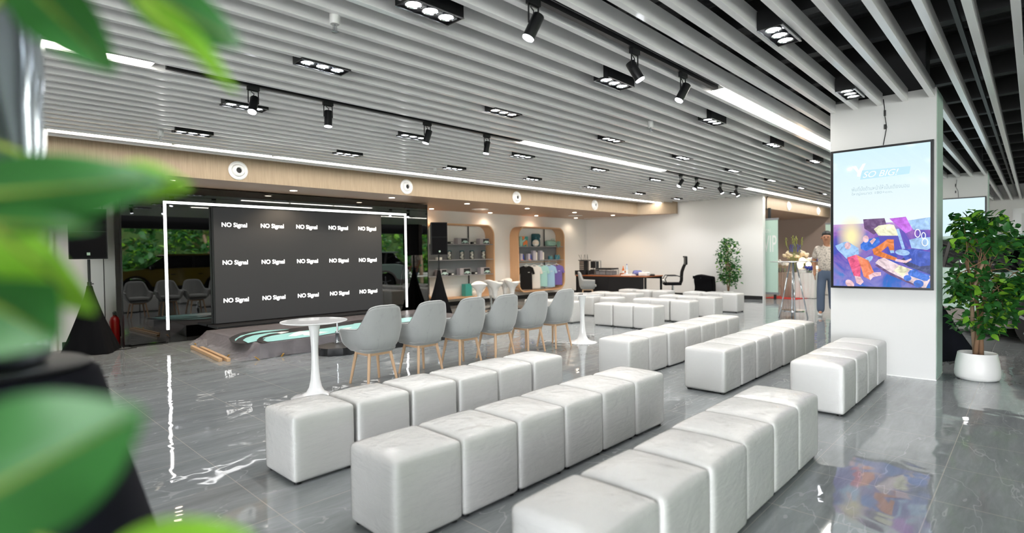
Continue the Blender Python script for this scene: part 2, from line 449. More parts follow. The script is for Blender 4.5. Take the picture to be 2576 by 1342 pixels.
# ceiling: black roof deck carrying purlins and white slats
ceil = struct(MB().box((-6, -8, 3.62), (26, 14, 3.7)).build('ceiling', 'roof_deck'))
mb = MB()
for i in range(27): mb.box((-5.4 + i * 1.17, -8, 3.40), (-5.26 + i * 1.17, 9.0, 3.62))
mb.build('purlins', 'deck_black', ceil)
mb = MB()
for y in (-2.6, 0.4, 3.4, 6.4): mb.box((-6, y, 3.02), (24, y + 0.03, 3.06))
mb.build('slat_carriers', 'black_metal', ceil)
S0, SP = 2.200 - 0.1109, 0.2218
def slat(y, x0, x1):
    MB().box((x0, y - 0.024, ZS), (x1, y + 0.024, ZT)).build('slat', 'slat_white', ceil, bevel=0.002)
j = -19
while True:
    y = S0 + SP * j; j += 1
    if y > 8.93: break
    if y < -2.2: continue
    if 0.70 < y < 1.69:
        slat(y, -2.5, 6.995); slat(y, 7.54, 15.40); slat(y, 15.95, 23.95)
    elif y > 8.0:
        slat(y, -2.5, min(XW - .01, 15.05 + (9.0 - y) * 0.6))
    elif y > 5.45: slat(y, -2.5, XW - .01)
    else: slat(y, -2.5, 23.95)

def slab(name, a, b, mat, **k): return struct(MB().box(a, b).build(name, mat, **k))
# wall behind the stage and the shelves, wall behind the desk, far walls
slab('wall_back', (-6, YW, 0), (XW + 0.15, YW + 0.15, 3.62), 'white_wall')
slab('wall_desk', (XW, 5.465, 0), (XW + 0.15, YW, 3.62), 'white_wall')
slab('trim_1', (XW - 0.01, 5.44, 0), (XW + 0.16, 5.464, 2.89), 'white_gloss')
slab('wall_right', (24.0, -9, 0), (24.15, 5.4, 3.62), 'white_wall')
slab('wall_room_back', (22.6, 5.4, 0), (22.75, 12, 3.62), 'taupe_wall')
slab('wall_room_side', (XW + 0.15, 10.2, 0), (22.6, 10.35, 3.62), 'taupe_wall')
slab('wall_left', (-6, 10.65, 0), (1.93, 10.8, 2.54), 'white_paint')
slab('wall_light_block', (-6.15, 1.5, 0), (-6, 10.8, 3.62), 'white_wall')  # unseen wall, added to cut the daylight from the open left side
slab('baseboard_back', (7.9, YW - 0.015, 0.0), (XW, YW - 0.001, 0.1), 'skirting')
slab('baseboard_desk', (XW - 0.015, 5.465, 0.0), (XW - 0.001, YW - 0.02, 0.1), 'skirting')
slab('baseboard_left', (1.24, 10.632, 0.0), (1.9, 10.649, 0.12), 'skirting')
mb = MB()
for x in (1.775, 0.55): mb.box((x, 10.643, 0.12), (x + 0.01, 10.649, 2.54))
struct(mb.build('trim_2', 'dark_void'))
d1 = struct(MB().box((0.1, 10.60, 0), (1.06, 10.648, 2.2)).build('door_1', 'door_wood', bevel=0.004))
MB().box((1.06, 10.59, 0), (1.17, 10.648, 2.3)).build('door_frame', 'white_paint', d1)
MB().tube([(0.96, 10.56, 1.05), (0.84, 10.56, 1.05)], 0.012).tube([(0.96, 10.56, 1.05), (0.96, 10.6, 1.05)], 0.012).build('door_handle', 'steel', d1)
MB().box((0.93, 10.585, 2.0), (1.05, 10.6, 2.06)).build('door_closer', 'steel', d1)

# dropped soffit with veneer fascia; its end turns back to the desk wall
sof = struct(MB().prism([(-6, YF), (15.1, YF), (XW - .1, 8.0), (XW, 8.0), (XW, YW), (-6, YW)], ZF, ZF + 0.04).build('soffit', 'veneer_soffit'))
fa = struct(MB().prism([(-6, YF - 0.02), (15.1, YF - 0.02), (XW - .1, 7.98), (XW, 7.98), (XW, 8.0), (XW - .09, 8.0), (15.11, YF), (-6, YF)], ZF - 0.005, 3.62).build('fascia', 'veneer'))
struct(MB().prism([(XW + 0.16, 5.45), (22.6, 5.45), (22.6, 10.2), (XW + 0.16, 10.2)], ZF, ZF + 0.04).build('soffit', 'veneer_soffit'))
struct(MB().box((XW + 0.16, 5.43, ZF - 0.005), (24, 5.45, 3.62)).build('fascia', 'veneer'))
struct(MB().tube([(XW + 0.3, 5.415, 2.89), (XW + 0.2, 5.415, 2.84), (XW + 0.18, 5.415, 2.74), (XW + 0.18, 5.415, 2.5)], 0.014, 8).build('trim_4', 'black_plastic'))

# facade header and posts behind the viewer, trees outside (seen in the black glass)
slab('wall_front_header', (-6, -8.6, 2.75), (24, -8.4, 3.62), 'deck_black')
for x in (-2, 4.5, 11, 17.5): slab('pillar', (x, -8.6, 0), (x + 0.35, -8.3, 2.75), 'white_paint')

# clad pillars
def pillar(x, depth, y0, y1):
    p = struct(MB().box((x, y0, 0), (x + depth, y1, 2.99)).build('pillar', 'white_paint'))
    MB().box((x + 0.035, y0 - 0.003, 0.012), (x + depth, y0, 2.985)).build('side_panel', 'mint', p)
    MB().box((x - 0.006, y0 - 0.006, 0), (x + depth + 0.006, y1 + 0.006, 0.008)).build('floor_bead', 'white_gloss', p)
    MB().box((x + 0.1, y0 + 0.1, 2.99), (x + depth - 0.1, y1 - 0.1, 3.62)).build('core', 'deck_black', p)
    return p
pillar(7.0, 0.52, 0.722, 1.675)
pillar(15.42, 0.52, 0.722, 1.68)

# far window on the right wall
wn = struct(MB().box((23.93, -0.9, 0.9), (23.999, 0.52, 2.62)).build('window_1', 'white_gloss', bevel=0.005))
MB().box((23.90, -0.8, 1.0), (23.93, 0.30, 2.45)).build('window_frame', 'white_paint', wn)
MB().box((23.885, -0.7, 1.08), (23.90, 0.16, 2.36)).build('pane', 'black_glass', wn)

# ------------------------------------------------------------------ ceiling lights
def area(name, loc, size, watts, col=(1, 1, 1), spot=None, rot=None, parent=None):
    if spot:
        l = bpy.data.lights.new(name, 'SPOT'); l.spot_size = math.radians(spot); l.spot_blend = 0.6; l.shadow_soft_size = size
    else:
        l = bpy.data.lights.new(name, 'AREA'); l.shape = 'DISK'; l.size = size
    l.energy = watts; l.color = col
    o = bpy.data.objects.new(name, l); COL.objects.link(o); o.location = loc
    if rot: o.rotation_euler = rot
    if parent: o.parent = parent
    return o
def strip(x0, x1, y, first, lab):
    t = thing('light_strip', lab, 'ceiling light', (x0, y, 0), 0, 'luminous ceiling strips')
    MB().box((0, -0.062, ZS + 0.012), (x1 - x0, 0.062, ZS + 0.05)).build('housing', 'white_gloss', t)
    MB().box((0.012, -0.053, ZS + 0.003), (x1 - x0 - 0.012, 0.053, ZS + 0.012)).build('diffuser', 'strip_light', t)
    return t
SEG = 1.335
def run(x0, n, y, rowlab):
    for i in range(n):
        strip(x0 + i * SEG, x0 + i * SEG + SEG - 0.05, y, 0, f'luminous white ceiling strip, {ORD[i]} in {rowlab}')
ORD = ['first', 'second', 'third', 'fourth', 'fifth', 'sixth', 'seventh', 'eighth', 'ninth', 'tenth', 'eleventh', 'twelfth', 'thirteenth', 'fourteenth']
ROW1, ROW2, ROW3 = 2.200, 2.200 + SP * 13, 2.200 + SP * 28
run(0.90 - SEG, 13, ROW3, 'the row beside the veneer fascia')
run(1.26 - SEG, 1, ROW2, 'the row before the black track')
run(5.56, 3, ROW2, 'the row between the two black tracks')
run(13.75, 6, ROW2, 'the row running past the white wall end')
run(5.18, 3, ROW1, 'the row leading to the big pillar')
run(9.19, 4, ROW1, 'the row beyond the big pillar')

def track(x0, x1, y, lab):
    t = thing('spot_track', lab, 'track', (x0, y, 0))
    MB().box((0, -0.02, ZS + 0.0), (x1 - x0, 0.02, ZS + 0.035)).build('rail', 'black_metal', t)
    MB().box((0, -0.06, ZS + 0.1), (x1 - x0, 0.06, ZS + 0.11)).build('channel', 'deck_black', t)
track(1.30, 5.53, ROW2, 'long black spotlight track running above the grey chairs')
track(0.6, 5.15, ROW1, 'black spotlight track nearest the viewer, ending at a luminous strip')
track(9.62, 13.70, ROW2, 'black spotlight track in front of the white desk wall')

def make_spot():
    t = thing('track_spotlight', 'x', 'spotlight', (0, 0, 0), 0, 'black track spotlights')
    MB().box((-0.05, -0.018, ZS - 0.035), (0.05, 0.018, ZS)).build('adapter', 'black_plastic', t)
    MB().box((-0.048, -0.004, ZS - 0.15), (-0.041, 0.004, ZS - 0.035)).box((0.041, -0.004, ZS - 0.15), (0.048, 0.004, ZS - 0.035)).box((-0.048, -0.004, ZS - 0.042), (0.048, 0.004, ZS - 0.035)).build('bracket', 'black_metal', t)
    b = MB().lathe([(0.0, 0.075), (0.034, 0.075), (0.037, 0.07), (0.037, -0.075), (0.034, -0.078), (0.030, -0.078)], 24).build('lamp_head', 'black_metal', t, auto=40)
    l = MB().lathe([(0.0, -0.086), (0.034, -0.086), (0.036, -0.078), (0.0, -0.078)], 24).build('lens', 'lamp_white', b, auto=40)
    MB().tube([(0.0, 0, 0.075), (0.012, 0.01, 0.10), (-0.015, 0.01, 0.115), (0.0, 0, 0.13)], 0.004, 6).build('cable', 'black_plastic', t).location = (0, 0, ZS - 0.16)
    b.location = (0, 0, ZS - 0.16)
    return t
spot0 = make_spot(); used = False
def spot(x, y, tilt, az, lab):
    global used
    t = spot0 if not used else copy_tree(spot0); used = True
    t.location = (x, y, 0); t['label'] = lab
    for c in kids(t):
        if c.name.startswith('lamp_head'):
            c.rotation_euler = (0, tilt, az)
    a = Vector((-math.sin(tilt) * math.cos(az), -math.sin(tilt) * math.sin(az), -math.cos(tilt)))
    o = area('spot_beam', (x + a.x * .1, y + a.y * .1, ZS - 0.16 + a.z * 0.1), 0.03, 16, spot=50)
    o.rotation_euler = a.to_track_quat('-Z', 'Y').to_euler()
spot(1.98, ROW2, 0.42, 0.8, 'black track spotlight shining straight at the viewer above the stage')
spot(2.70, ROW2, 0.04, 0, 'black track spotlight hanging upright above the LED wall middle')
spot(3.93, ROW2, 0.30, -.7, 'black track spotlight tilted, second from the far end of the stage track')
spot(4.88, ROW2, 0.16, -.7, 'black track spotlight nearest the end of the stage track')
spot(2.52, ROW1, 0.45, -.7, 'black track spotlight cut by the top edge, closest overhead')
spot(3.68, ROW1, -0.50, -1.0, 'black track spotlight with round glowing lens on the nearest track')
spot(4.47, ROW1, 0.50, -.7, 'black track spotlight beside the end of the nearest track')
spot(10.2, ROW2, 0.6, -.7, 'far black track spotlight, closest to the luminous strip')
spot(10.9, ROW2, 0.6, -.7, 'far black track spotlight, second from the luminous strip')
spot(12.1, ROW2, -0.5, -.9, 'far black track spotlight, third along in front of the desk wall')
spot(13.0, ROW2, -0.5, -.9, 'far black track spotlight, last one before the white wall end')

def make_down():
    t = thing('triple_downlight', 'x', 'ceiling light', (0, 0, 0), 0, 'recessed triple downlights')
    L, W = 0.205, 0.078
    mb = MB()
    for s in (-1, 1):
        mb.box((-L, s * W - 0.005, 0), (L, s * W + 0.005, 0.13)); mb.box((s * L - 0.005, -W, 0), (s * L + 0.005, W, 0.13))
    mb.box((-L, -W, 0.06), (L, W, 0.066)).build('box_housing', 'black_metal', t)
    mb = MB()
    for s in (-1, 1): mb.box((-L - .004, s * W - 0.007, -0.004), (L + .004, s * W + 0.007, 0.0))
    mb.build('trim_edge', 'steel', t)
    for k in (-1, 0, 1):
        r = MB().lathe([(0.040, 0.03), (0.050, 0.004), (0.055, 0.004), (0.055, 0.03)], 24, cap=False).build('reflector', 'chrome', t, auto=40); r.location = (k * 0.128, 0, 0)
        lp = MB().lathe([(0, 0.008), (0.044, 0.010), (0.044, 0.028), (0, 0.028)], 20).build('lamp', 'lamp_white', r)
    return t
down0 = make_down(); first = True
dn_rows = [(-0.018 + 1.33, 'over the nearest pillar'), (2.755, 'between the pillar-side track and the stools'), (4.16, 'above the middle stools'), (5.80, 'beyond the stage track'), (7.44, 'next to the veneer fascia')]
for ri, (y, rl) in enumerate(dn_rows):
    ks = range(0, 9) if ri in (1, 2) else range(0, 7)
    for k in ks:
        x = 2.17 + 2.085 * k
        if ri == 0:
            if k > 2: continue
            x = 2.10 + 2.05 * k
        if ri in (1,) and 6.5 < x < 7.9 and False: continue
        t = down0 if first else copy_tree(down0); first = False
        t.location = (x, y, ZS - (0.01 if ri else 0.02)); t['label'] = f'black triple downlight, {ORD[k]} along the row {rl}'
        area('downlight_beam', (x, y, ZS - 0.03), 0.05, K_SPOT, (1.0, 0.99, 0.97), spot=125, rot=(0, 0, 0))
# warm round downlights in the soffit
dl0 = thing('round_downlight', 'x', 'ceiling light', (0, 0, 0), 0, 'round soffit downlights')
MB().lathe([(0.060, -0.006), (0.072, -0.004), (0.075, 0.0), (0.060, 0.0)], 32, cap=False).build('ring', 'white_gloss', dl0, auto=40)
MB().lathe([(0, -0.005), (0.06, -0.005), (0.06, -0.001), (0, -0.001)], 32).build('lamp', 'lamp_warm', dl0)
first = True
spots_a = [(2.45, 9.50), (4.40, 9.60), (6.42, 9.52), (8.50, 9.55), (10.62, 9.58), (12.75, 9.65), (14.70, 9.62)]
spots_b = [(8.70, 11.14), (10.84, 11.20), (12.79, 11.16), (14.76, 11.12)]
WARM = (1.0, 0.80, 0.58)
for nm, lst in (('front', spots_a), ('rear', spots_b)):
    for i, (x, y) in enumerate(lst):
        t = dl0 if first else copy_tree(dl0); first = False
        t.location = (x, y, ZF - 0.001); t['label'] = f'round warm downlight, {ORD[i]} from the stage end in the {nm} soffit row'
        area('warm_beam', (x, y, ZF - 0.03), 0.05, K_WARM * (1 if nm == 'front' else .16), WARM, spot=140)
for x, y in ((18, 7.5), (20.5, 7.5)): area('room_beam', (x, y, ZF - 0.05), 0.1, 130, (1.0, 0.82, 0.66), spot=140)
# air nozzles in the fascia
nz0 = thing('air_nozzle', 'x', 'air vent', (0, 0, 0), 0, 'round air nozzles in the veneer fascia')
def ring_y(prof, n=40):                               # lathe around -Y
    m_ = MB().lathe(prof, n); m_.v = [(x, -z, y) for x, y, z in m_.v]; return m_
ring_y([(0.10, 0.0), (0.145, 0.0), (0.145, 0.012), (0.12, 0.03), (0.098, 0.012), (0.095, 0.0)]).build('outer_ring', 'nozzle_white', nz0, auto=35)
bl = ring_y([(0.0, 0.0), (0.092, 0.0), (0.09, 0.03), (0.07, 0.055), (0.052, 0.062), (0.045, 0.055), (0.045, 0.02), (0.0, 0.02)]).build('swivel_ball', 'nozzle_white', nz0, auto=50)
ring_y([(0.0, 0.021), (0.044, 0.021), (0.044, 0.024), (0.0, 0.024)]).build('throat', 'dark_void', nz0)
bl.rotation_euler = (0, 0, 0)
for i, (x, y, lab) in enumerate([(3.24, YF - .02, 'round white air nozzle in the fascia above the LED wall'), (6.40, YF - .02, 'round white air nozzle in the fascia near the shelf end of the black glass'),
        (9.58, YF - .02, 'round white air nozzle in the fascia above the first shelf niche'), (12.80, YF - .02, 'round white air nozzle in the fascia above the clothes niche'),
        (17.93, 5.43, 'round white air nozzle in the far fascia, above the flowers'), (21.06, 5.43, 'round white air nozzle in the far fascia, beside the pillar')]):
    t = nz0 if i == 0 else copy_tree(nz0); t.location = (x, y, 2.725); t['label'] = lab
# flush diffusers
for x, y, lab in ((9.8, 10.5, 'round white ceiling speaker grille above the first niche'), (13.85, 10.45, 'round white ceiling speaker grille above the clothes niche')):
    t = thing('ceiling_grille', lab, 'ceiling grille', (x, y, ZF - 0.001))
    MB().lathe([(0.14, -0.012), (0.22, -0.01), (0.225, 0.0), (0.14, 0.0)], 40).build('rim', 'white_gloss', t, auto=40)
    mb = MB()
    for k in range(6): mb.lathe([(0.02 + k * .022, -0.009), (0.03 + k * .022, -0.009), (0.03 + k * .022, -0.001), (0.02 + k * .022, -0.001)], 32)
    mb.build('mesh_grille', 'fascia_white', t)
t = thing('linear_diffuser', 'long white air diffuser flush in the soffit near the corner', 'air vent', (15.45, 10.4, ZF - 0.001), 1.85)
MB().box((-0.75, -0.07, -0.01), (0.75, 0.07, 0)).build('frame', 'fascia_white', t)
mb = MB()
for k in range(3): mb.box((-0.72, -0.05 + k * 0.04, -0.013), (0.72, -0.03 + k * 0.04, -0.0095))
mb.build('louvre', 'white_gloss', t)
# sprinklers
sp0 = thing('sprinkler', 'x', 'sprinkler', (0, 0, 0), 0, 'ceiling sprinklers')
MB().lathe([(0.0, -0.055), (0.028, -0.055), (0.032, -0.05), (0.032, 0.02), (0.0, 0.02)], 20).build('escutcheon', 'white_paint', sp0, auto=40)
MB().lathe([(0.004, -0.105), (0.022, -0.103), (0.022, -0.1), (0.004, -0.099), (0.004, -0.055)], 16).tube([(0.012, 0, -0.1), (0.012, 0, -0.06)], 0.002, 6).tube([(-0.012, 0, -0.1), (-0.012, 0, -0.06)], 0.002, 6).build('deflector', 'steel', sp0)
MB().tube([(0, 0, -0.095), (0, 0, -0.07)], 0.004, 8).build('bulb', 'red_gloss', sp0)
for i, (x, y, lab) in enumerate([(1.78, 3.24, 'white sprinkler head hanging from the nearest slats'), (1.87, 7.62, 'small sprinkler head above the near luminous strip'), (5.87, 3.30, 'white sprinkler head in the slats above the middle stools'),
        (6.07, 7.64, 'small sprinkler head left of the strip joint over the stage'), (10.15, 7.5, 'small sprinkler head above the first shelf niche')]):
    t = sp0 if i == 0 else copy_tree(sp0); t.location = (x, y, ZS); t['label'] = lab

# ================================================================== STAGE WALL
gl = thing('black_glass_backdrop', 'glossy black glass backdrop around the LED wall', 'glass wall', (0, 0, 0))
for a, b in ((1.93, 2.54), (2.54, 7.19), (7.19, 7.81)):
    MB().box((a + 0.002, YG, 0.0), (b - 0.002, YG + 0.03, ZF - 0.02)).build('glass_panel', 'black_glass', gl)
MB().box((1.93, YG + 0.031, 0.0), (7.81, YG + 0.12, ZF - 0.02)).build('backing', 'deck_black', gl)
MB().box((7.785, YG + 0.0, 0.0), (7.81, YW - 0.001, ZF - 0.02)).build('return_panel', 'white_wall', gl)
lf = thing('led_light_frame', 'glowing white line framing the LED wall on three sides', 'light', (0, 0, 0))
MB().box((2.50, YG - 0.012, 2.262), (7.205, YG, 2.300)).build('top_bar', 'led_line', lf)
MB().box((2.50, YG - 0.012, 0.215), (2.538, YG, 2.262)).build('side_bar', 'led_line', lf)
MB().box((7.167, YG - 0.012, 0.215), (7.205, YG, 2.262)).build('side_bar', 'led_line', lf)
sc = thing('led_wall', 'large dark grey LED wall repeating NO Signal in white', 'screen', (0, 0, 0))
MB().box((3.20, YG - 0.10, 0.245), (6.50, YG - 0.014, 2.235)).build('cabinet', 'black_metal', sc)
MB().box((3.206, YG - 0.104, 0.25), (6.494, YG - 0.1, 2.23)).build('panel', 'led_panel', sc)
for zi, z in enumerate((1.938, 1.287, 0.633)):
    for xi in range(5):
        x = 3.33 + xi * 0.6535
        if xi == zi == 0: lt = text('lettering', 'NO Signal', 'led_text', 0.105, (x, YG - 0.1055, z - 0.035), (PI / 2, 0, 0), sc, width=0.415, bold=0.0016)
        else: l2 = lt.copy(); COL.objects.link(l2); l2.location = (x, YG - 0.1055, z - 0.035)
t = thing('plank', 'black ledge beam lying under the LED wall', 'beam', (0, 0, 0))
MB().box((3.1, YG - 0.5, 0.2), (6.6, YG - 0.02, 0.235)).build('beam', 'stage_black', t, bevel=0.004)

# stage with dust sheet and floor sticker
st = thing('stage', 'low stage covered with a plastic dust sheet in front of the LED wall', 'stage', (0, 0, 0))
X0, X1, Y0, Y1, SH = 2.93, 7.0, 7.50, 9.62, 0.2
MB().box((X0, Y0, 0), (X1, Y1, SH - 0.004)).build('platform', 'stage_black', st)
def sheet():
    mb = MB(); rnd = random.Random(3); n = 60; rings = []
    per = []
    def edge(a, b, k): return [(a[0] + (b[0] - a[0]) * i / k, a[1] + (b[1] - a[1]) * i / k) for i in range(k)]
    per = edge((X0, Y1), (X0, Y0), 44) + edge((X0, Y0), (X1, Y0), 70) + edge((X1, Y0), (X1, Y1), 44)
    c = ((X0 + X1) / 2, (Y0 + Y1) / 2)
    for lv in range(5):
        t_ = lv / 4; ring = []
        for i, (x, y) in enumerate(per):
            left = max(0, 1 - (x - X0) * 6) if True else 0; front = max(0, 1 - (y - Y0) * 6)
            out = t_ ** 1.2; wr = rnd.uniform(-1, 1) * 0.012 * t_
            dx = -(0.27 * out) if x <= X0 + 1e-6 else 0; dy = -(0.05 * out + wr) if y <= Y0 + 1e-6 else 0
            if x <= X0 + 1e-6: dx += wr
            if x >= X1 - 1e-6: dx = 0.03 * out
            z = SH * (1 - t_) + 0.004 + (rnd.uniform(0, 0.012) if lv == 4 else 0)
            ring.append((x + dx, y + dy, z))
        rings.append(ring)
    N = len(per); vs = [p for r in rings for p in r]; fs = []
    for lv in range(4):
        for i in range(N - 1): a = lv * N + i; fs.append((a, a + 1, a + 1 + N, a + N))
    mb.add(vs, fs)
    mb.add([(X0, Y0, SH + .002), (X1, Y0, SH + .002), (X1, Y1, SH + .002), (X0, Y1, SH + .002)], [(0, 1, 2, 3)])
    return mb
sheet().build('dust_sheet', 'dust_sheet', st, smooth=False)
mb = MB()
for x, y in ((2.70, 9.4), (2.66, 8.6), (2.66, 7.9), (2.86, 7.44), (3.2, 7.42)):
    a = random.uniform(0, 3); mb.box((-0.05, -0.01, 0.02), (0.05, 0.01, 0.026), Matrix.Translation((x, y, 0)) @ Matrix.Rotation(a, 4, 'Z') @ Matrix.Rotation(0.7, 4, 'Y'))
mb.build('tape_strip', 'gold_tape', st)
stk = thing('floor_sticker', 'teal and black swoosh sticker lying on the covered stage', 'sticker', (0, 0, SH + 0.004))
def ribbon(name, mat, pix, z):
    pts = [fl(x, y, SH) for x, y in pix]
    MB().prism([(p.x, p.y) for p in pts], z, z + 0.0015).build(name, mat, stk)
Z0_ = 0.0
c2 = lambda L: [(560 + x / 5.152, 770 + y / 5.152) for x, y in L]
ribbon('outline', 'sticker_black', c2([(80, 430), (130, 395), (260, 350), (450, 325), (640, 318), (870, 300), (1300, 245), (1750, 190), (2460, 110), (2460, 150), (1800, 218), (1290, 292), (1100, 318), (800, 350), (560, 380), (400, 420), (300, 440), (280, 470), (320, 495), (230, 495), (110, 478)]), 0.0)
ribbon('teal_band', 'sticker_teal', c2([(160, 440), (230, 395), (390, 350), (520, 328), (860, 308), (640, 335), (430, 362), (300, 385), (200, 430), (165, 465)]), 0.002)
ribbon('teal_field', 'sticker_teal', c2([(262, 455), (300, 425), (400, 390), (620, 355), (1000, 335), (1300, 298), (1700, 236), (2470, 150), (2470, 205), (2300, 225), (1760, 300), (1540, 340), (1400, 368), (1250, 392), (590, 475), (520, 460), (560, 425), (480, 440), (450, 462), (330, 490)]), 0.004)
ribbon('inner_line', 'sticker_black', c2([(440, 455), (480, 418), (600, 378), (900, 336), (1300, 290), (1700, 236), (1700, 244), (1300, 302), (900, 352), (640, 395), (530, 425), (505, 450), (590, 482), (530, 497), (470, 480)]), 0.006)
ribbon('white_shape', 'sticker_white', c2([(850, 405), (920, 365), (1000, 340), (1080, 345), (1180, 342), (1380, 350), (1180, 385), (1140, 392), (1060, 395), (1040, 380), (950, 405)]), 0.008)
ribbon('white_shape', 'sticker_white', c2([(700, 362), (760, 347), (860, 345), (760, 372)]), 0.008)
ribbon('white_shape', 'sticker_white', c2([(1500, 330), (1560, 300), (1680, 285), (1600, 330)]), 0.008)
pw = thing('timber_batten', 'two pale timber battens lying on the floor beside the stage', 'timber', (0, 0, 0))
for k, (a, b) in enumerate((((2.60, 9.22), (2.50, 7.70)), ((2.66, 9.0), (2.575, 7.62)))):
    v = Vector((b[0] - a[0], b[1] - a[1], 0)); L = v.length; M = Matrix.Translation((a[0], a[1], 0)) @ Matrix.Rotation(math.atan2(v.y, v.x), 4, 'Z')
    MB().box((0, -0.022, 0.001), (L, 0.022, 0.045), M).build('batten', 'plank_wood', pw, bevel=0.003)

# umbrella bases in front of the stage
def make_ubase():
    t = thing('parasol_base', 'x', 'parasol base', (0, 0, 0), 0, 'black parasol bases')
    n = 48; prof = []
    def ringp(R, notch):
        out = []
        for k in range(n):
            a = 2 * PI * k / n; r = R * (1 - 0.05 * math.cos(6 * a))
            if notch and (k % 8) in (3, 4): r *= 0.90
            out.append((r * math.cos(a), r * math.sin(a)))
        return out
    lv = [(0.30, 0.0, 1), (0.305, 0.02, 1), (0.305, 0.085, 1), (0.29, 0.105, 0), (0.2, 0.125, 0), (0.07, 0.14, 0), (0.06, 0.15, 0)]
    mb = MB(); vs = []; fs = []
    for R, z, nt in lv:
        vs += [(x, y, z) for x, y in ringp(R, nt)]
    for i in range(len(lv) - 1):
        for k in range(n): a = i * n + k; b = i * n + (k + 1) % n; fs.append((a, b, b + n, a + n))
    fs.append(tuple(range(n))[::-1]); fs.append(tuple((len(lv) - 1) * n + k for k in range(n)))
    mb.add(vs, fs).build('tank', 'umbrella_base', t, auto=30)
    MB().lathe([(0.05, 0.15), (0.05, 0.156), (0.026, 0.16), (0.026, 0.27), (0.03, 0.275), (0.03, 0.30), (0.014, 0.305), (0.014, 0.42), (0.0, 0.42)], 20).build('pole_socket', 'chrome', t, auto=40)
    return t
ub = make_ubase()
for i, (x, y, lab) in enumerate([(3.85, 7.12, 'black parasol base with chrome socket beside the near white table'), (4.75, 7.08, 'black parasol base behind the second grey chair from the near table'),
        (5.65, 7.10, 'black parasol base behind the middle of the grey chairs'), (6.55, 7.1, 'black parasol base behind the far grey chairs')]):
    t = ub if i == 0 else copy_tree(ub); t.location = (x, y, 0); t['label'] = lab; t.rotation_euler = (0, 0, i * 0.3)

# loudspeakers on skirted stands
def skirt(name, lab, cx, cy, r, top, rz, mat='black_fabric'):
    t = thing(name, lab, 'speaker stand', (cx, cy, 0), rz)
    n = 64; lv = 14; vs = []; fs = []; rnd = random.Random(int(cx * 10))
    for i in range(lv + 1):
        u = i / lv; R = 0.035 + (r - 0.035) * (u ** 1.25)
        for k in range(n):
            a = 2 * PI * k / n; corner = max(abs(math.cos(2 * (a))), 0) ** 3
            sq = 1 / max(abs(math.cos(a)) + abs(math.sin(a)), 1e-3)
            rr = R * (sq * u + (1 - u) * 1.0) * (1 + 0.03 * math.sin(9 * a) * u)
            vs.append((rr * math.cos(a), rr * math.sin(a), top * (1 - u) + 0.002))
    for i in range(lv):
        for k in range(n): a = i * n + k; b = i * n + (k + 1) % n; fs.append((a, b, b + n, a + n))
    MB().add(vs, fs).build('skirt', mat, t, smooth=True)
    MB().tube([(0, 0, 0.02), (0, 0, 1.37)], 0.018, 14).build('pole', 'black_metal', t)
    MB().tube([(0, 0, top - 0.02), (0, 0, top + 0.06)], 0.027, 14).tube([(0.02, 0, top + 0.03), (0.055, 0, top + 0.03)], 0.008, 8).build('collar', 'black_plastic', t)
    return t
def speaker(lab, cx, cy, rz, w_=0.45, h=0.73, d=0.38):
    t = thing('loudspeaker', lab, 'loudspeaker', (cx, cy, 1.375), rz)
    poly = [(-w_ / 2, -d / 2), (w_ / 2, -d / 2), (w_ / 2, 0), (w_ / 2 * .62, d / 2), (-w_ / 2 * .62, d / 2), (-w_ / 2, 0)]
    MB().prism(poly, 0, h).build('cabinet', 'black_plastic', t, bevel=0.006)
    MB().box((-w_ / 2 + 0.012, -d / 2 - 0.008, 0.012), (w_ / 2 - 0.012, -d / 2, h * 0.54)).box((-w_ / 2 + 0.012, -d / 2 - 0.008, h * 0.55), (w_ / 2 - 0.012, -d / 2, h - 0.012)).build('grille', 'black_fabric', t)
    MB().box((-0.02, -d / 2 - 0.012, 0.055), (0.02, -d / 2 - 0.008, 0.095)).build('badge', 'steel', t)
    return t
skirt('speaker_stand', 'black skirted speaker stand beside the left end of the black glass', 1.50, 10.02, 0.42, 0.98, 0.35)
speaker('black loudspeaker on the skirted stand left of the black glass', 1.50, 10.02, -0.15)
skirt('speaker_stand', 'black skirted speaker stand in front of the first shelf niche', 7.74, 9.68, 0.34, 1.02, 0.5)
speaker('tall black loudspeaker on the stand beside the first shelf niche', 7.74, 9.68, -0.55, 0.36, 0.72, 0.36)
skirt('speaker_stand', 'dark skirted stand standing behind the big screen pillar', 8.62, 1.0, 0.56, 1.0, 0.15, 'navy_fabric')
# fire extinguisher and cables
t = thing('fire_extinguisher', 'red fire extinguisher in the corner beside the black glass', 'fire extinguisher', (1.86, 10.42, 0))
MB().lathe([(0.06, 0), (0.068, 0.01), (0.068, 0.4), (0.05, 0.46), (0.022, 0.48), (0.022, 0.51), (0, 0.51)], 24).build('cylinder', 'extinguisher_red', t, auto=40)
MB().box((-0.02, -0.05, 0.50), (0.02, 0.03, 0.54)).box((-0.01, -0.09, 0.545), (0.01, 0.02, 0.555)).build('valve_handle', 'black_plastic', t)
MB().tube([(0, 0.03, 0.52), (0.05, 0.07, 0.45), (0.075, 0.05, 0.3), (0.07, 0.0, 0.15)], 0.01, 8).build('hose', 'rubber', t)
tag(MB().tube([(1.55, 10.0, 0.01), (1.85, 9.92, 0.008), (2.05, 9.98, 0.008), (2.0, 10.08, 0.008), (2.2, 10.06, 0.01), (2.5, 10.08, 0.008)], 0.007, 8).build('power_cable', 'rubber', smooth=True), 'black power cable on the floor by the left speaker skirt', 'cable')

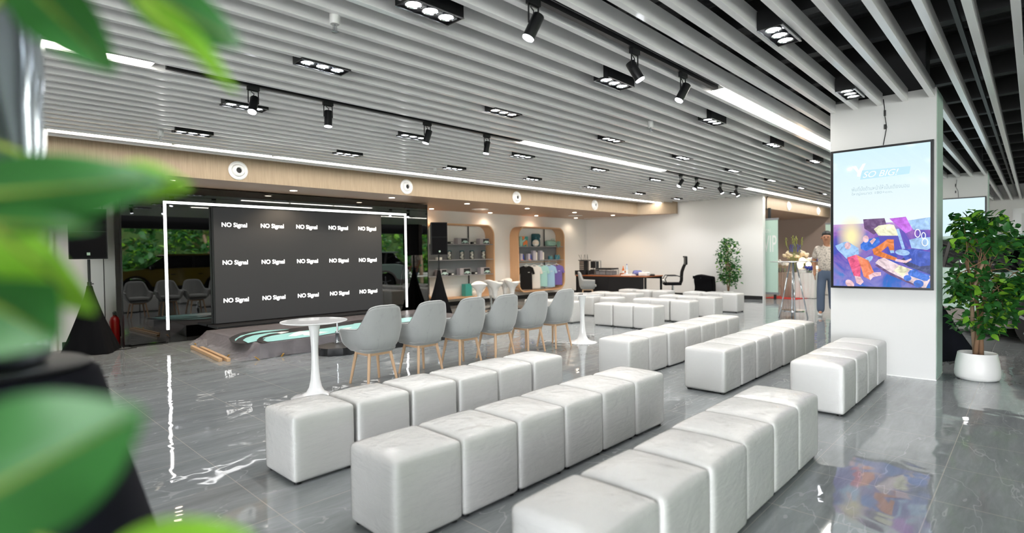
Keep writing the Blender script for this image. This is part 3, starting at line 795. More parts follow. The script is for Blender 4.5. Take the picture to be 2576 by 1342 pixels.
# ================================================================== SHELF NICHES
def rrect(x0, z0, x1, z1, r, n=8):
    out = []
    for cx, cz, a0 in ((x1 - r, z0 + r, -PI / 2), (x1 - r, z1 - r, 0), (x0 + r, z1 - r, PI / 2), (x0 + r, z0 + r, PI)):
        for k in range(n + 1): a = a0 + PI / 2 * k / n; out.append((cx + r * math.cos(a), cz + r * math.sin(a)))
    return out
NY0, NY1 = 11.10, YW - 0.002
def niche(lab, x0, x1, z0, z1, shelves, back):
    t = thing('shelf_niche', lab, 'shelf unit', (0, 0, 0))
    o_, i_ = rrect(x0, z0, x1, z1, 0.30), rrect(x0 + 0.035, z0 + 0.035, x1 - 0.035, z1 - 0.035, 0.27); n = len(o_)
    vs = [(x, NY0, z) for x, z in o_] + [(x, NY0, z) for x, z in i_] + [(x, NY1, z) for x, z in o_] + [(x, NY1, z) for x, z in i_]
    fs = []
    for k in range(n):
        k2 = (k + 1) % n
        fs += [(k, k2, n + k2, n + k), (k, 2 * n + k, 2 * n + k2, k2), (n + k, n + k2, 3 * n + k2, 3 * n + k), (2 * n + k, 3 * n + k, 3 * n + k2, 2 * n + k2)]
    MB().add(vs, fs).build('surround', 'niche_wood', t, auto=30)
    for z in shelves:
        MB().box((x0 + 0.04, NY0 + 0.02, z - 0.018), (x1 - 0.04, NY1, z)).build('shelf', 'shelf_grey', t)
    MB().box((x0 + 0.036, NY1 - 0.02, back[0]), (x1 - 0.036, NY1 - 0.004, back[1])).build('back_panel', 'grey_board', t)
    mb = MB()
    for x in (x0 + (x1 - x0) * 0.12, x0 + (x1 - x0) * 0.70): mb.box((x, NY1 - 0.035, z0 + 0.05), (x + 0.035, NY1 - 0.021, back[0])); mb.box((x, NY1 - 0.035, back[1]), (x + 0.035, NY1 - 0.021, z1 - 0.04))
    mb.build('upright', 'black_metal', t)
    return t
niche('rounded wooden shelf niche holding boxed model cars and jars', 8.48, 10.90, 0.20, 2.20, (0.825, 1.245, 1.66), (0.825, 1.66))
niche('rounded wooden shelf niche holding bags, bottles and hanging T-shirts', 11.885, 14.11, 0.21, 2.20, (1.18, 1.60), (1.18, 1.60))
RX = lambda px, z=1.2: pY(px, 650, 11.25).x      # place along the shelves from the picture
def cbox(lab, x, z, w_, h, mat, group, pic=True):
    t = thing('model_car_box', lab, 'box', (x, 11.28, z), 0.0, group)
    MB().box((-w_ / 2, -0.07, 0), (w_ / 2, 0.07, h)).build('carton', mat, t)
    if pic:
        MB().box((-w_ / 2 + 0.13, -0.0715, 0.015), (w_ / 2 - 0.015, -0.07, h - 0.015)).build('window', 'black_plastic', t)
        c = MB()
        c.prism([(-0.11, 0.02), (0.11, 0.02), (0.115, 0.045), (0.075, 0.055), (0.045, 0.085), (-0.045, 0.088), (-0.08, 0.055), (-0.115, 0.045)], 0.0715, 0.10, Matrix.Translation((0.06, 0, 0.012)) @ Matrix.Rotation(PI / 2, 4, 'X'))
        c.build('model_car', 'mint_paint', t)
        MB().tube([(-0.005, -0.076, 0.036), (-0.005, -0.103, 0.036)], 0.019, 14).tube([(0.125, -0.076, 0.036), (0.125, -0.103, 0.036)], 0.019, 14).build('wheel', 'rubber', t)
    return t
G = 'model car boxes on the niche shelves'
for px, z, w_, h, lab in ((1163, 1.66, .37, .165, 'grey model car box in the middle of the top shelf'), (1217, 1.66, .36, .16, 'grey model car box at the right of the top shelf'),
        (1110, 0.825, .30, .17, 'grey model car box on the lowest shelf beside the speaker skirt'), (1168, 0.825, .38, .18, 'grey model car box in the middle of the lowest shelf'), (1218, 0.825, .36, .18, 'grey model car box at the right of the lowest shelf')):
    cbox(lab, RX(px), z, w_, h, 'box_grey', G)
for px, z, lab in ((1133, 1.66, 'small dark toy box on the top shelf beside the loudspeaker'), (1191, 1.66, 'small dark toy box between the two car boxes on the top shelf'),
        (1134, 0.825, 'small dark toy box left on the lowest shelf'), (1193, 0.825, 'small dark toy box between the car boxes on the lowest shelf'), (1104, 1.245, 'small white toy box on the middle shelf under the loudspeaker')):
    t = thing('toy_box', lab, 'box', (RX(px), 11.25, z), 0, 'small toy boxes'); dk = 'white' not in lab
    MB().box((-0.075, -0.04, 0), (0.075, 0.04, 0.065)).build('carton', 'black_plastic' if dk else 'paper', t)
    MB().box((-0.01, -0.042, 0.015), (0.065, -0.04, 0.05)).build('window', 'fascia_white', t)
j0 = thing('ball_jar', 'x', 'jar', (0, 0, 0), 0, 'clear jars of white balls')
MB().lathe([(0.058, 0.0), (0.06, 0.005), (0.06, 0.215), (0.057, 0.22)], 24, cap=False).build('jar', 'acrylic', j0, auto=40)
MB().lathe([(0.0, 0.215), (0.062, 0.215), (0.062, 0.24), (0, 0.24)], 24).build('lid', 'teal_dark', j0, auto=40)
mb = MB()
for k in range(6): mb.sphere((0.022 * math.cos(k * 2.1), 0.022 * math.sin(k * 2.1), 0.03 + k * 0.033), 0.029, 12)
mb.build('balls', 'ball_white', j0, smooth=True)
for i, (px, lab) in enumerate(((1132, 'jar of white balls beside the loudspeaker'), (1164, 'jar of white balls, second on the middle shelf'), (1189, 'jar of white balls, third on the middle shelf'), (1218, 'jar of white balls, last on the middle shelf'))):
    t = j0 if i == 0 else copy_tree(j0); t.location = (RX(px), 11.28, 1.245); t['label'] = lab
t = thing('teal_box', 'turquoise display box on the niche floor beside a white figure', 'box', (RX(1176), 11.28, 0.237)); MB().box((-0.13, -0.08, 0), (0.13, 0.08, 0.33)).build('carton', 'teal', t)
MB().box((0.10, -0.082, 0.02), (0.125, -0.08, 0.30)).build('edge_stripe', 'mint', t)
t = thing('white_figurine', 'white round figure standing in front of the turquoise box', 'figurine', (RX(1188), 11.20, 0.237))
MB().sphere((0, 0, 0.075), 0.075, 16).build('body', 'ball_white', t, smooth=True); MB().sphere((0, 0, 0.18), 0.055, 16).build('head', 'ball_white', t, smooth=True)
MB().box((-0.06, -0.06, 0), (0.06, 0.06, 0.008)).build('base', 'paper', t)
# clothes niche
t = thing('backpack', 'dark teal backpack standing on the top shelf', 'backpack', (RX(1351), 11.30, 1.60))
MB().box((-0.14, -0.07, 0.0), (0.14, 0.07, 0.40)).build('bag_body', 'teal_dark', t, bevel=0.03); MB().box((-0.142, -0.085, 0.27), (0.142, -0.068, 0.37)).build('flap', 'teal_dark', t, bevel=0.006)
MB().box((-0.11, -0.10, 0.03), (0.11, -0.07, 0.22)).build('front_pocket', 'teal_dark', t, bevel=0.012); MB().box((-0.09, -0.095, 0.18), (-0.07, -0.085, 0.3)).build('strap', 'blue_teal', t); MB().box((0.07, -0.095, 0.18), (0.09, -0.085, 0.3)).build('strap', 'blue_teal', t)
t = thing('basketball', 'white ball with a gold band in front of the backpack', 'ball', (RX(1343), 11.17, 1.60)); MB().sphere((0, 0, 0.105), 0.105, 24).build('ball', 'ball_white', t, smooth=True)
MB().lathe([(0.1055, 0.1), (0.107, 0.102), (0.107, 0.108), (0.1055, 0.11)], 32).build('band', 'gold_tape', t)
t = thing('game_board', 'teal and orange patterned board leaning on the top shelf', 'board', (RX(1322), 11.30, 1.60), 0.0)
MB().box((-0.17, -0.012, 0), (0.17, 0.012, 0.31)).build('board', 'teal', t)
xz = Matrix.Rotation(PI / 2, 4, 'X')
MB().prism([(-0.17, 0.31), (0.03, 0.31), (-0.02, 0.20), (-0.13, 0.22)], 0.012, 0.014, xz).prism([(-0.06, 0.02), (-0.06, 0.12), (0.10, 0.2), (0.15, 0.16), (0.13, 0.0), (0.10, 0.0), (0.10, 0.07)], 0.012, 0.014, xz).build('orange_print', 'orange', t)
MB().prism([(-0.14, 0.06), (-0.12, 0.16), (0.05, 0.24), (0.07, 0.21), (-0.08, 0.12), (-0.09, 0.05)], 0.0141, 0.016, xz).build('pale_print', 'mint', t)
t = thing('pouch', 'small mint pouch at the left end of the top shelf', 'bag', (RX(1307), 11.22, 1.60)); MB().box((-0.05, -0.05, 0), (0.06, 0.05, 0.30)).build('bag_body', 'mint_bag', t, bevel=0.025); MB().tube([(-0.03, -0.052, 0.24), (0.04, -0.052, 0.24)], 0.004, 6).build('zip', 'teal', t)
t = thing('duffel_bag', 'mint duffel bag on the top shelf beside the backpack', 'bag', (RX(1386), 11.26, 1.60))
m_ = MB().lathe([(0.0, -0.2), (0.07, -0.2), (0.10, -0.17), (0.11, 0), (0.10, 0.17), (0.07, 0.2), (0, 0.2)], 24); m_.v = [(z, y, x * 0.95 + 0.105) for x, y, z in m_.v]; m_.build('bag_body', 'mint_bag', t, smooth=True)
MB().tube([(-0.1, -0.09, 0.16), (-0.06, -0.10, 0.24), (0.06, -0.10, 0.24), (0.1, -0.09, 0.16)], 0.01, 8).build('handle', 'mint_bag', t, smooth=True); MB().box((-0.15, -0.115, 0.10), (0.15, -0.105, 0.11)).build('zip', 'teal_dark', t)
MB().tube([(0.19, -0.06, 0.1), (0.22, -0.1, 0.05), (0.22, -0.13, 0.0), (0.225, -0.135, -0.05)], 0.012, 8).build('strap', 'mint_bag', t, smooth=True)
t = thing('mint_box', 'small mint box beside the duffel bag', 'box', (RX(1409), 11.3, 1.60)); MB().box((-0.05, -0.05, 0), (0.05, 0.05, 0.17)).build('carton', 'mint_bag', t); MB().box((0.035, -0.052, 0.01), (0.045, -0.05, 0.16)).build('edge_stripe', 'teal', t)
for px, m1, m2, h, lab in ((1310, 'lilac_grey', 'blue_deep', .17, 'boxed blue drinking bottle, first on the clothes niche shelf'), (1329, 'lilac_grey', 'blue_deep', .17, 'boxed blue drinking bottle, second on the clothes niche shelf')):
    t = thing('bottle_box', lab, 'box', (RX(px), 11.26, 1.18), 0, 'boxed bottles'); MB().box((-0.05, -0.05, 0), (0.05, 0.05, 0.2)).build('carton', m1, t)
    MB().lathe([(0.03, 0), (0.034, 0.01), (0.034, 0.14), (0.02, 0.155), (0.02, 0.18), (0, 0.18)], 16, (0.085, -0.03, 0)).build('bottle', m2, t, auto=40); MB().box((-0.045, -0.08, 0), (0.06, -0.055, 0.015)).build('orange_card', 'orange', t)
for px, lab in ((1344, 'tall white carton with a white flask, left one of the pair'), (1361, 'tall white carton with a white flask, beside the teal shoulder bags')):
    t = thing('flask_box', lab, 'box', (RX(px), 11.28, 1.18), 0, 'boxed flasks'); MB().box((-0.06, -0.05, 0), (0.06, 0.05, 0.29)).build('carton', 'lilac_grey', t)
    MB().lathe([(0.034, 0), (0.038, 0.01), (0.038, 0.22), (0.03, 0.24), (0, 0.245)], 16, (0.095, -0.03, 0)).build('flask', 'ball_white', t, auto=40)
for px, lab, s in ((1385, 'small teal shoulder bag, left of the pair on the niche shelf', 1.0), (1402, 'teal sling bag at the right end of the niche shelf', 1.25)):
    t = thing('shoulder_bag', lab, 'bag', (RX(px), 11.25, 1.18), 0, 'teal bags'); MB().box((-0.09 * s, -0.04, 0), (0.08 * s, 0.04, 0.12 * s)).build('bag_body', 'blue_teal', t, bevel=0.025)
    MB().tube([(-0.08 * s, -0.045, 0.02), (0.0, -0.05, 0.13 * s), (0.1 * s, -0.045, 0.03)], 0.008, 8).build('strap', 'mint_bag', t, smooth=True)
# clothes rail with T-shirts
rl = thing('clothes_rail', 'pale wooden rail under the shelf carrying five T-shirts', 'rail', (0, 0, 0))
MB().tube([(11.98, 11.24, 1.115), (14.02, 11.24, 1.115)], 0.014, 12).build('rod', 'beech', rl)
MB().box((12.03, 11.23, 1.115), (12.05, 11.25, 1.162)).build('bracket', 'steel', rl); MB().box((13.9, 11.23, 1.115), (13.92, 11.25, 1.162)).build('bracket', 'steel', rl)
def tshirt(px, mat, lab, length, h_name):
    x = RX(px - 2)
    t = thing('tshirt', lab, 'T-shirt', (x, 11.24, 0), -0.72, 'T-shirts on the rail')
    zt = 1.00
    half = [(0.0, zt - 0.03), (0.05, zt - 0.015), (0.075, zt + 0.01), (0.15, zt - 0.01), (0.235, zt - 0.05), (0.30, zt - 0.24), (0.215, zt - 0.27), (0.195, zt - 0.17), (0.205, zt - length)]
    half = [(a * .9, b) for a, b in half]; x_off = 0
    poly = half + [(-a, b) for a, b in half[::-1][:-1]]
    n = len(poly); vs = []; fs = []
    layers = [(-0.035, 0.97), (-0.045, 1.0), (0.045, 1.0), (0.035, 0.97)]
    m_ = MB(); xzm = Matrix.Rotation(PI / 2, 4, 'X')
    m_.prism(poly, -0.03, 0.03, xzm)
    o = m_.build('shirt', mat, t, bevel=0.018); o.rotation_euler = (0, 0, 0)
    MB().box((0.05, -0.033, zt - 0.2), (0.11, -0.031, zt - 0.185)).build('chest_print', 'fascia_white', t)
    MB().tube([(-0.13, 0, zt - 0.02), (0, 0, zt + 0.035), (0.13, 0, zt - 0.02)], 0.010, 8).tube([(0, 0, zt + 0.03), (0, 0, zt + 0.08), (0.02, 0, zt + 0.13), (0.0, 0, zt + 0.15), (-0.025, 0, zt + 0.135)], 0.006, 8).build('hanger', 'abs_white', t, smooth=True)
tshirt(1324.5, 'shirt_black', 'black T-shirt on a white hanger at the left of the rail', 0.72, 0)
tshirt(1345, 'shirt_white', 'off-white T-shirt hanging beside the black one', 0.70, 0)
tshirt(1363, 'shirt_mint', 'mint green T-shirt in the middle of the rail', 0.66, 0)
tshirt(1382, 'shirt_sky', 'light blue T-shirt between the mint and the purple ones', 0.70, 0)
tshirt(1401, 'shirt_purple', 'purple T-shirt at the right end of the rail', 0.65, 0)

# white swivel bar stools
def make_stool():
    t = thing('bar_stool', 'x', 'bar stool', (0, 0, 0), 0, 'white swivel bar stools')
    MB().lathe([(0.20, 0.0), (0.205, 0.006), (0.19, 0.015), (0.06, 0.03), (0.032, 0.05), (0.03, 0.38), (0.0, 0.38)], 36).build('base', 'chrome', t, auto=40)
    n = 36; vs = []; fs = []; lv = [(0.042, 0.30), (0.048, 0.36), (0.07, 0.48), (0.10, 0.55), (0.16, 0.60), (0.205, 0.655), (0.21, 0.665), (0.195, 0.66), (0.14, 0.62), (0.0, 0.60)]
    for r, z in lv:
        k_ = max(0, (z - 0.55) / 0.11) if r > 0.1 else 0
        for k in range(n):
            a = 2 * PI * k / n; vs.append((r * math.cos(a), r * math.sin(a) * 0.92, z + k_ * (0.075 * math.cos(a) ** 2 * (1 if math.cos(a) > 0 else 0.35))))
    for i in range(len(lv) - 1):
        for k in range(n): a = i * n + k; b = i * n + (k + 1) % n; fs.append((a, b, b + n, a + n))
    fs.append(tuple(range(n))[::-1])
    MB().add(vs, fs).build('seat', 'abs_white', t, smooth=True, merge=True)
    MB().tube([(-0.045, 0, 0.5), (-0.16, -0.02, 0.50), (-0.19, -0.02, 0.485)], 0.005, 8).build('lever', 'chrome', t)
    return t
sl = make_stool()
for i, (x, y, rz, lab) in enumerate([(8.66, 9.35, 0.9, 'white swivel bar stool next to the turquoise box'), (9.22, 9.40, 3.3, 'white swivel bar stool, second from the first niche'), (9.55, 9.88, 3.6, 'white swivel bar stool half hidden between two others'),
        (9.80, 9.38, 2.9, 'white swivel bar stool with the most tilted seat'), (10.15, 9.98, 0.3, 'white swivel bar stool at the back of the cluster')]):
    t = sl if i == 0 else copy_tree(sl); t.location = (x, y, 0); t.rotation_euler = (0, 0, rz); t['label'] = lab

# ================================================================== GREY TUB CHAIRS
def make_chair():
    t = thing('tub_chair', 'x', 'chair', (0, 0, 0), 0, 'grey velvet tub chairs')
    # faces +Y, back towards -Y
    N, Mv = 56, 14
    plan = []
    for i in range(N + 1):
        s = -1 + 2 * i / N; a = s * 2.55                # angle-like parameter around the U
        if abs(a) < 1.75:
            q_ = a / 1.75 * PI / 2; x = math.copysign(abs(math.sin(q_)) ** 0.72, q_); y = -abs(math.cos(q_)) ** 0.72
        else: x = math.copysign(1, a); y = (abs(a) - 1.75) * 1.08
        plan.append((x, y, s))
    def top(s):
        a = abs(s)
        if a < 0.24: return 0.845 - 0.02 * (a / 0.24) ** 3
        if a < 0.52:
            u = (a - 0.24) / 0.28; u = u * u * (3 - 2 * u); return 0.825 - u * 0.215
        return 0.61 - 0.02 * (a - 0.52) / 0.48
    def P3(i, j, off):
        x, y, s = plan[i]; zt = top(s); v = j / Mv; z = 0.355 + (zt - 0.355) * v
        hz = max(0.0, (z - 0.385) / 0.46)
        wx = 0.225 + 0.065 * min(1, hz * 2.2) ** 0.8 - 0.04 * max(0, hz - 0.5); wy = 0.225 + 0.05 * hz
        nx, ny = x, y if y < 0 else 0
        l = math.hypot(nx, ny) or 1; nx /= l; ny /= l
        g = 1 - 0.22 * max(0, 1 - (z - 0.355) / 0.11) ** 2; wx *= g; wy *= g
        px = x * wx - nx * off; py = (y * wy if y < 0 else y * 0.235 * g) - ny * off
        if y < 0: py -= 0.0
        return (px, py, z)
    vs = []; fs = []
    TH = 0.052
    for i in range(N + 1):
        row = [P3(i, j, 0) for j in range(Mv + 1)]
        zt = row[-1][2]
        mid = P3(i, Mv, TH / 2)
        inner = [P3(i, j, TH) for j in range(Mv, -1, -1)]
        # rounded rim
        row[-1] = (row[-1][0], row[-1][1], zt - 0.012); inner[0] = (inner[0][0], inner[0][1], zt - 0.012)
        col = row + [(mid[0], mid[1], zt + 0.006)] + inner
        vs += col
    C = 2 * Mv + 3
    for i in range(N):
        for j in range(C - 1): a = i * C + j; fs.append((a, a + C, a + C + 1, a + 1))
        fs.append((i * C, i * C + C - 1, (i + 1) * C + C - 1, (i + 1) * C))
    fs.append(tuple(range(C))); fs.append(tuple(N * C + k for k in range(C))[::-1])
    MB().add(vs, fs).build('shell', 'grey_velvet', t, smooth=True)
    # seat pan under the shell and seat cushion
    def pad(z0, z1, hx_, hy_, cy, r):
        mb = MB(); lv = [(0.86, z0), (0.97, z0 + r * 0.4), (1.0, z0 + r), (1.0, z1 - r), (0.96, z1 - r * 0.3), (0.80, z1), (0.4, z1 + 0.008)]; n = 40; vs = []; fs = []
        for k_, z in lv:
            for k in range(n):
                a = 2 * PI * k / n; c, s_ = math.cos(a), math.sin(a)
                vs.append((math.copysign(abs(c) ** 0.5, c) * hx_ * k_, cy + math.copysign(abs(s_) ** 0.5, s_) * hy_ * k_, z))
        for i in range(len(lv) - 1):
            for k in range(n): a = i * n + k; b = i * n + (k + 1) % n; fs.append((a, b, b + n, a + n))
        fs.append(tuple(range(n))[::-1]); fs.append(tuple((len(lv) - 1) * n + k for k in range(n)))
        return mb.add(vs, fs)
    pad(0.350, 0.43, 0.20, 0.20, 0.0, 0.045).build('seat_pan', 'grey_velvet', t, smooth=True)
    pad(0.41, 0.48, 0.225, 0.225, 0.02, 0.02).build('seat_cushion', 'grey_velvet', t, smooth=True)
    # piping along the rim
    pts = []
    for i in range(1, N): p = P3(i, Mv, 0.004); pts.append((p[0], p[1], p[2] - 0.004))
    MB().tube(pts, 0.0024, 6).build('piping', 'piping_grey', t, smooth=True)
    for sx in (-1, 1):
        for sy in (-1, 1):
            MB().tube([(sx * 0.125, sy * 0.125, 0.355), (sx * 0.178, sy * 0.178, 0.002)], [0.0185, 0.0125], 16).build('leg', 'beech', t, auto=40)
    mb = MB()
    for sy in (-1, 1): mb.box((-0.125, sy * 0.128 - 0.011, 0.318), (0.125, sy * 0.128 + 0.011, 0.352)); mb.box((sy * 0.128 - 0.011, -0.125, 0.318), (sy * 0.128 + 0.011, 0.125, 0.352))
    mb.build('apron', 'beech', t, bevel=0.003)
    return t
ch = make_chair()
chairs = [(3.17, 5.10, 0.0), (3.80, 5.11, 0.02), (4.40, 5.09, -0.02), (5.00, 5.10, 0.0), (5.60, 5.09, 0.02), (6.19, 5.085, 0.0)]
labs = ['grey velvet tub chair next to the near white pedestal table', 'grey velvet tub chair, second from the near pedestal table', 'grey velvet tub chair, third from the near pedestal table',
        'grey velvet tub chair, third from the far pedestal table', 'grey velvet tub chair, second from the far pedestal table', 'grey velvet tub chair next to the far pedestal table']
for i, (x, y, rz) in enumerate(chairs):
    t = ch if i == 0 else copy_tree(ch); t.location = (x, y, 0); t.rotation_euler = (0, 0, rz); t['label'] = labs[i]
copy_tree(ch, None, 'grey velvet tub chair standing alone in front of the black desk', (12.66, 9.15, 0), -2.55, 'tub chair at the desk')

# pedestal tables
def make_table():
    t = thing('pedestal_table', 'x', 'table', (0, 0, 0), 0, 'white pedestal tables')
    MB().lathe([(0.0, 0.722), (0.26, 0.722), (0.295, 0.728), (0.31, 0.736), (0.308, 0.742), (0.0, 0.744)], 64).build('tabletop', 'table_white', t, auto=50)
    MB().lathe([(0.225, 0.0), (0.226, 0.006), (0.20, 0.014), (0.13, 0.028), (0.085, 0.055), (0.06, 0.10), (0.046, 0.17), (0.037, 0.27), (0.033, 0.38), (0.034, 0.48), (0.039, 0.57), (0.047, 0.65), (0.056, 0.70), (0.062, 0.724), (0.0, 0.724)], 48).build('pedestal', 'table_white', t, smooth=True)
    return t
tb = make_table(); tb.location = (2.48, 5.03, 0); tb['label'] = 'white round pedestal table behind the nearest row of wrapped stools'
copy_tree(tb, None, 'white round pedestal table at the far end of the grey chairs', (6.73, 4.97, 0))
tag(MB().box((6.58, 4.9, 0.7445), (6.66, 4.93, 0.75)).build('card_holder', 'black_plastic'), 'tiny dark card lying on the far pedestal table', 'card')

# ================================================================== WRAPPED CUBE STOOLS
def cube_mesh(inf, dome, seed):
    h = 0.2035 + inf; z0, z1 = 0.028 - inf * 0.5, 0.412 + inf; r = 0.026 + inf; cs = [-1, -.97, -.9, -.78, -.5, -.2, .1, .4, .7, .85, .94, 1]
    mb = MB(); n = len(cs); rnd = random.Random(seed)
    ph = [rnd.uniform(0, 6.28) for _ in range(6)]
    def mapp(x, y, z):
        X, Y, Zc = x * h, y * h, (z0 + z1) / 2 + z * (z1 - z0) / 2
        qx, qy, qz = max(-h + r, min(h - r, X)), max(-h + r, min(h - r, Y)), max(z0 + r * .4, min(z1 - r, Zc))
        d = Vector((X - qx, Y - qy, Zc - qz))
        if d.length > 1e-9: d = d.normalized() * r
        X, Y, Zc = qx + d.x, qy + d.y, qz + d.z
        if z > 0: Zc += dome * (max(0, z) ** 6) * (1 - abs(x) ** 2.6) * (1 - abs(y) ** 2.6)
        # sides sag a little
        k_ = (1 - z * z) * 0.005
        X += k_ * (1 - abs(y) ** 3) * (1 if x > .999 else -1 if x < -.999 else 0); Y += k_ * (1 - abs(x) ** 3) * (1 if y > .999 else -1 if y < -.999 else 0)
        return (X, Y, Zc)
    for ax in range(3):
        for sg in (-1, 1):
            vs = []; fs = []
            for a in cs:
                for b in cs:
                    p = [0, 0, 0]; p[ax] = sg; p[(ax + 1) % 3] = a; p[(ax + 2) % 3] = b; vs.append(mapp(*p))
            for i in range(n - 1):
                for j_ in range(n - 1): q_ = i * n + j_; fs.append((q_, q_ + 1, q_ + n + 1, q_ + n) if sg > 0 else (q_, q_ + n, q_ + n + 1, q_ + 1))
            mb.add(vs, fs)
    return mb
def make_cube():
    t = thing('cube_stool', 'x', 'stool', (0, 0, 0), 0, 'white wrapped cube stools')
    cube_mesh(0.0, 0.022, 1).build('upholstery', 'ottoman_leather', t, smooth=True, merge=True)
    cube_mesh(0.0028, 0.023, 2).build('plastic_wrap', 'stretch_film', t, smooth=True, merge=True)
    # raised seam lines of the leather panels
    for sx in (-1, 1):
        for sy in (-1, 1):
            MB().lathe([(0.022, 0.0), (0.022, 0.026), (0, 0.026)], 14, (sx * 0.165, sy * 0.165, 0.001)).build('foot', 'black_plastic', t)
    return t
cube = make_cube(); cfirst = True; CR = random.Random(11)
def put_cube(x, y, lab, group, rz=0):
    global cfirst
    t = cube if cfirst else copy_tree(cube); cfirst = False
    t.location = (x + CR.uniform(-.002, .002), y + CR.uniform(-0.008, 0.008), 0); t.rotation_euler = (0, 0, rz + CR.uniform(-0.012, 0.012)); t['label'] = lab; t['group'] = group
def row(x0, pitch, n, yface, desc, skip=()):
    for k in range(n):
        put_cube(x0 + pitch * k + 0.207, yface + 0.207, f'white wrapped cube stool, {ORD[k]} from the near end of {desc}', 'wrapped stools, ' + desc)
row(1.398, 0.4305, 6, 3.135, 'the near pedestal table row')
row(1.395, 0.4165, 6, 2.085, 'the front block middle row')
row(1.448, 0.4165, 6, 1.005, 'the row at the front')
row(5.005, 0.4320, 7, 3.085, 'the far pedestal table row')
row(5.050, 0.4170, 7, 2.095, 'the glass table row')
row(4.990, 0.4330, 4, 1.095, 'the short row by the pillar')
k = 0
for (xf, ys, desc) in ((8.50, (4.755, 5.176, 5.597), 'first'), (9.81, (4.73, 5.15, 5.57), 'second'), (10.87, (4.70, 5.12, 5.55), 'third'), (12.09, (4.71, 5.13, 5.60), 'fourth')):
    for i, y in enumerate(ys):
        put_cube(xf + 0.207, y + 0.207, f'white wrapped cube stool, {ORD[i]} from the pillar side, {desc} crosswise pillar row', 'wrapped stools in the far right-hand block')
for (xf, ys, desc) in ((8.42, (6.47, 6.89, 7.31), 'first'), (9.72, (6.33, 6.87, 7.30), 'second'), (10.92, (6.56, 6.98, 7.42), 'third'), (12.09, (6.40, 6.86, 7.36), 'fourth')):
    for i, y in enumerate(ys):
        put_cube(xf + 0.207, y + 0.207, f'white wrapped cube stool, {ORD[i]} from the aisle, {desc} desk-side row', 'wrapped stools in the desk-side block')

# ================================================================== LIT PILLAR SCREENS
def adscreen(lab, X, plain):
    t = thing('display_screen', lab, 'screen', (0, 0, 0))
    y0, y1, z0, z1 = 0.738, 1.662, 0.928, 2.458
    dy = 0 if not plain else 0.0
    b = MB()
    for a_, c_ in (((y0, z0), (y1, z0 + .022)), ((y0, z1 - .022), (y1, z1)), ((y0, z0 + .022), (y0 + .026, z1 - .022)), ((y1 - .026, z0 + .022), (y1, z1 - .022))):
        b.box((X - 0.05, a_[0], a_[1]), (X - 0.001, c_[0], c_[1]))
    b.build('bezel', 'screen_bezel', t)
    MB().box((X - 0.043, y0 + .026, z0 + .022), (X - 0.02, y1 - .026, z1 - .022)).build('display_panel', 'ad_plain' if plain else 'ad_screen', t)
    return t
ad = adscreen('large lit advertising screen on the pillar showing people resting in a car', 7.0, False)
adscreen('plain pale lit screen on the second pillar behind the big plant', 15.42, True)
AX = 6.957
LAY = [0]
def a2(x, y): p = pX(2070 + x / 3.3545, 340 + y / 3.3545, AX); return (p.y, p.z)
def adpoly(name, mat, pts, conv=True):
    LAY[0] += 1; d = LAY[0] * 0.00012
    q_ = [a2(*p) for p in pts] if conv else pts
    MB().add([(AX - d, a, b) for a, b in q_], [tuple(range(len(q_)))]).build(name, mat, ad)
def ell(cx, cy, rx, ry, rot=0, n=24):
    return [(cx + rx * math.cos(2 * PI * k / n) * math.cos(rot) - ry * math.sin(2 * PI * k / n) * math.sin(rot), cy + rx * math.cos(2 * PI * k / n) * math.sin(rot) + ry * math.sin(2 * PI * k / n) * math.cos(rot)) for k in range(n)]
adpoly('picture_cabin', 'ad_plum', [(340, 712), (520, 702), (545, 780), (430, 840), (350, 790)])
adpoly('picture_window', 'ad_sky', [(700, 725), (913, 692), (913, 800), (765, 800)])
adpoly('picture_roof', 'ad_mag', [(560, 705), (700, 690), (760, 800), (700, 830), (620, 760)])
adpoly('picture_floor', 'ad_navy', [(640, 1060), (760, 1000), (910, 1040), (912, 1180), (720, 1110)])
adpoly('picture_seat', 'ad_cream', [(430, 795), (470, 765), (560, 752), (600, 760), (642, 850), (470, 850)])
adpoly('picture_seat', 'ad_sky', [(728, 885), (800, 868), (915, 862), (912, 955), (880, 970), (748, 955)])
adpoly('picture_seat', 'ad_deep', [(640, 970), (760, 960), (880, 985), (912, 990), (912, 1100), (820, 1110), (700, 1060)])
adpoly('picture_belt', 'ad_sky', [(618, 792), (642, 792), (694, 960), (668, 965)])
adpoly('picture_cushion', 'ad_sky', ell(672, 992, 62, 25, 0.1))
adpoly('picture_cushion', 'ad_sky', ell(372, 1060, 60, 22, -0.6))
adpoly('picture_person', 'ad_sky', [(105, 935), (180, 903), (210, 900), (300, 955), (305, 1005), (200, 1045), (155, 1000), (120, 965)])
adpoly('picture_person', 'ad_pink', [(205, 1035), (285, 1008), (318, 1100), (318, 1195), (262, 1192), (232, 1110)])
adpoly('picture_person', 'ad_coral', [(285, 1012), (385, 1060), (432, 1160), (395, 1222), (345, 1195), (320, 1110)])
adpoly('picture_person', 'ad_skin', [(268, 1188), (318, 1198), (345, 1240), (318, 1266), (284, 1250)])
adpoly('picture_person', 'ad_skin', [(385, 1185), (430, 1160), (490, 1158), (492, 1186), (425, 1200), (400, 1228)])
adpoly('picture_person', 'ad_skin', ell(210, 935, 26, 30))
adpoly('picture_person', 'ad_blue', [(318, 925), (360, 885), (470, 862), (482, 905), (440, 950), (365, 980), (320, 960)])
adpoly('picture_person', 'ad_skin', ell(362, 878, 25, 30))
adpoly('picture_person', 'ad_skin', [(395, 900), (430, 870), (450, 880), (415, 925)])
adpoly('picture_person', 'ad_orange', [(418, 965), (470, 935), (545, 880), (598, 882), (603, 980), (565, 975), (550, 938), (492, 985), (630, 1040), (612, 1060), (500, 1035), (430, 1010)])
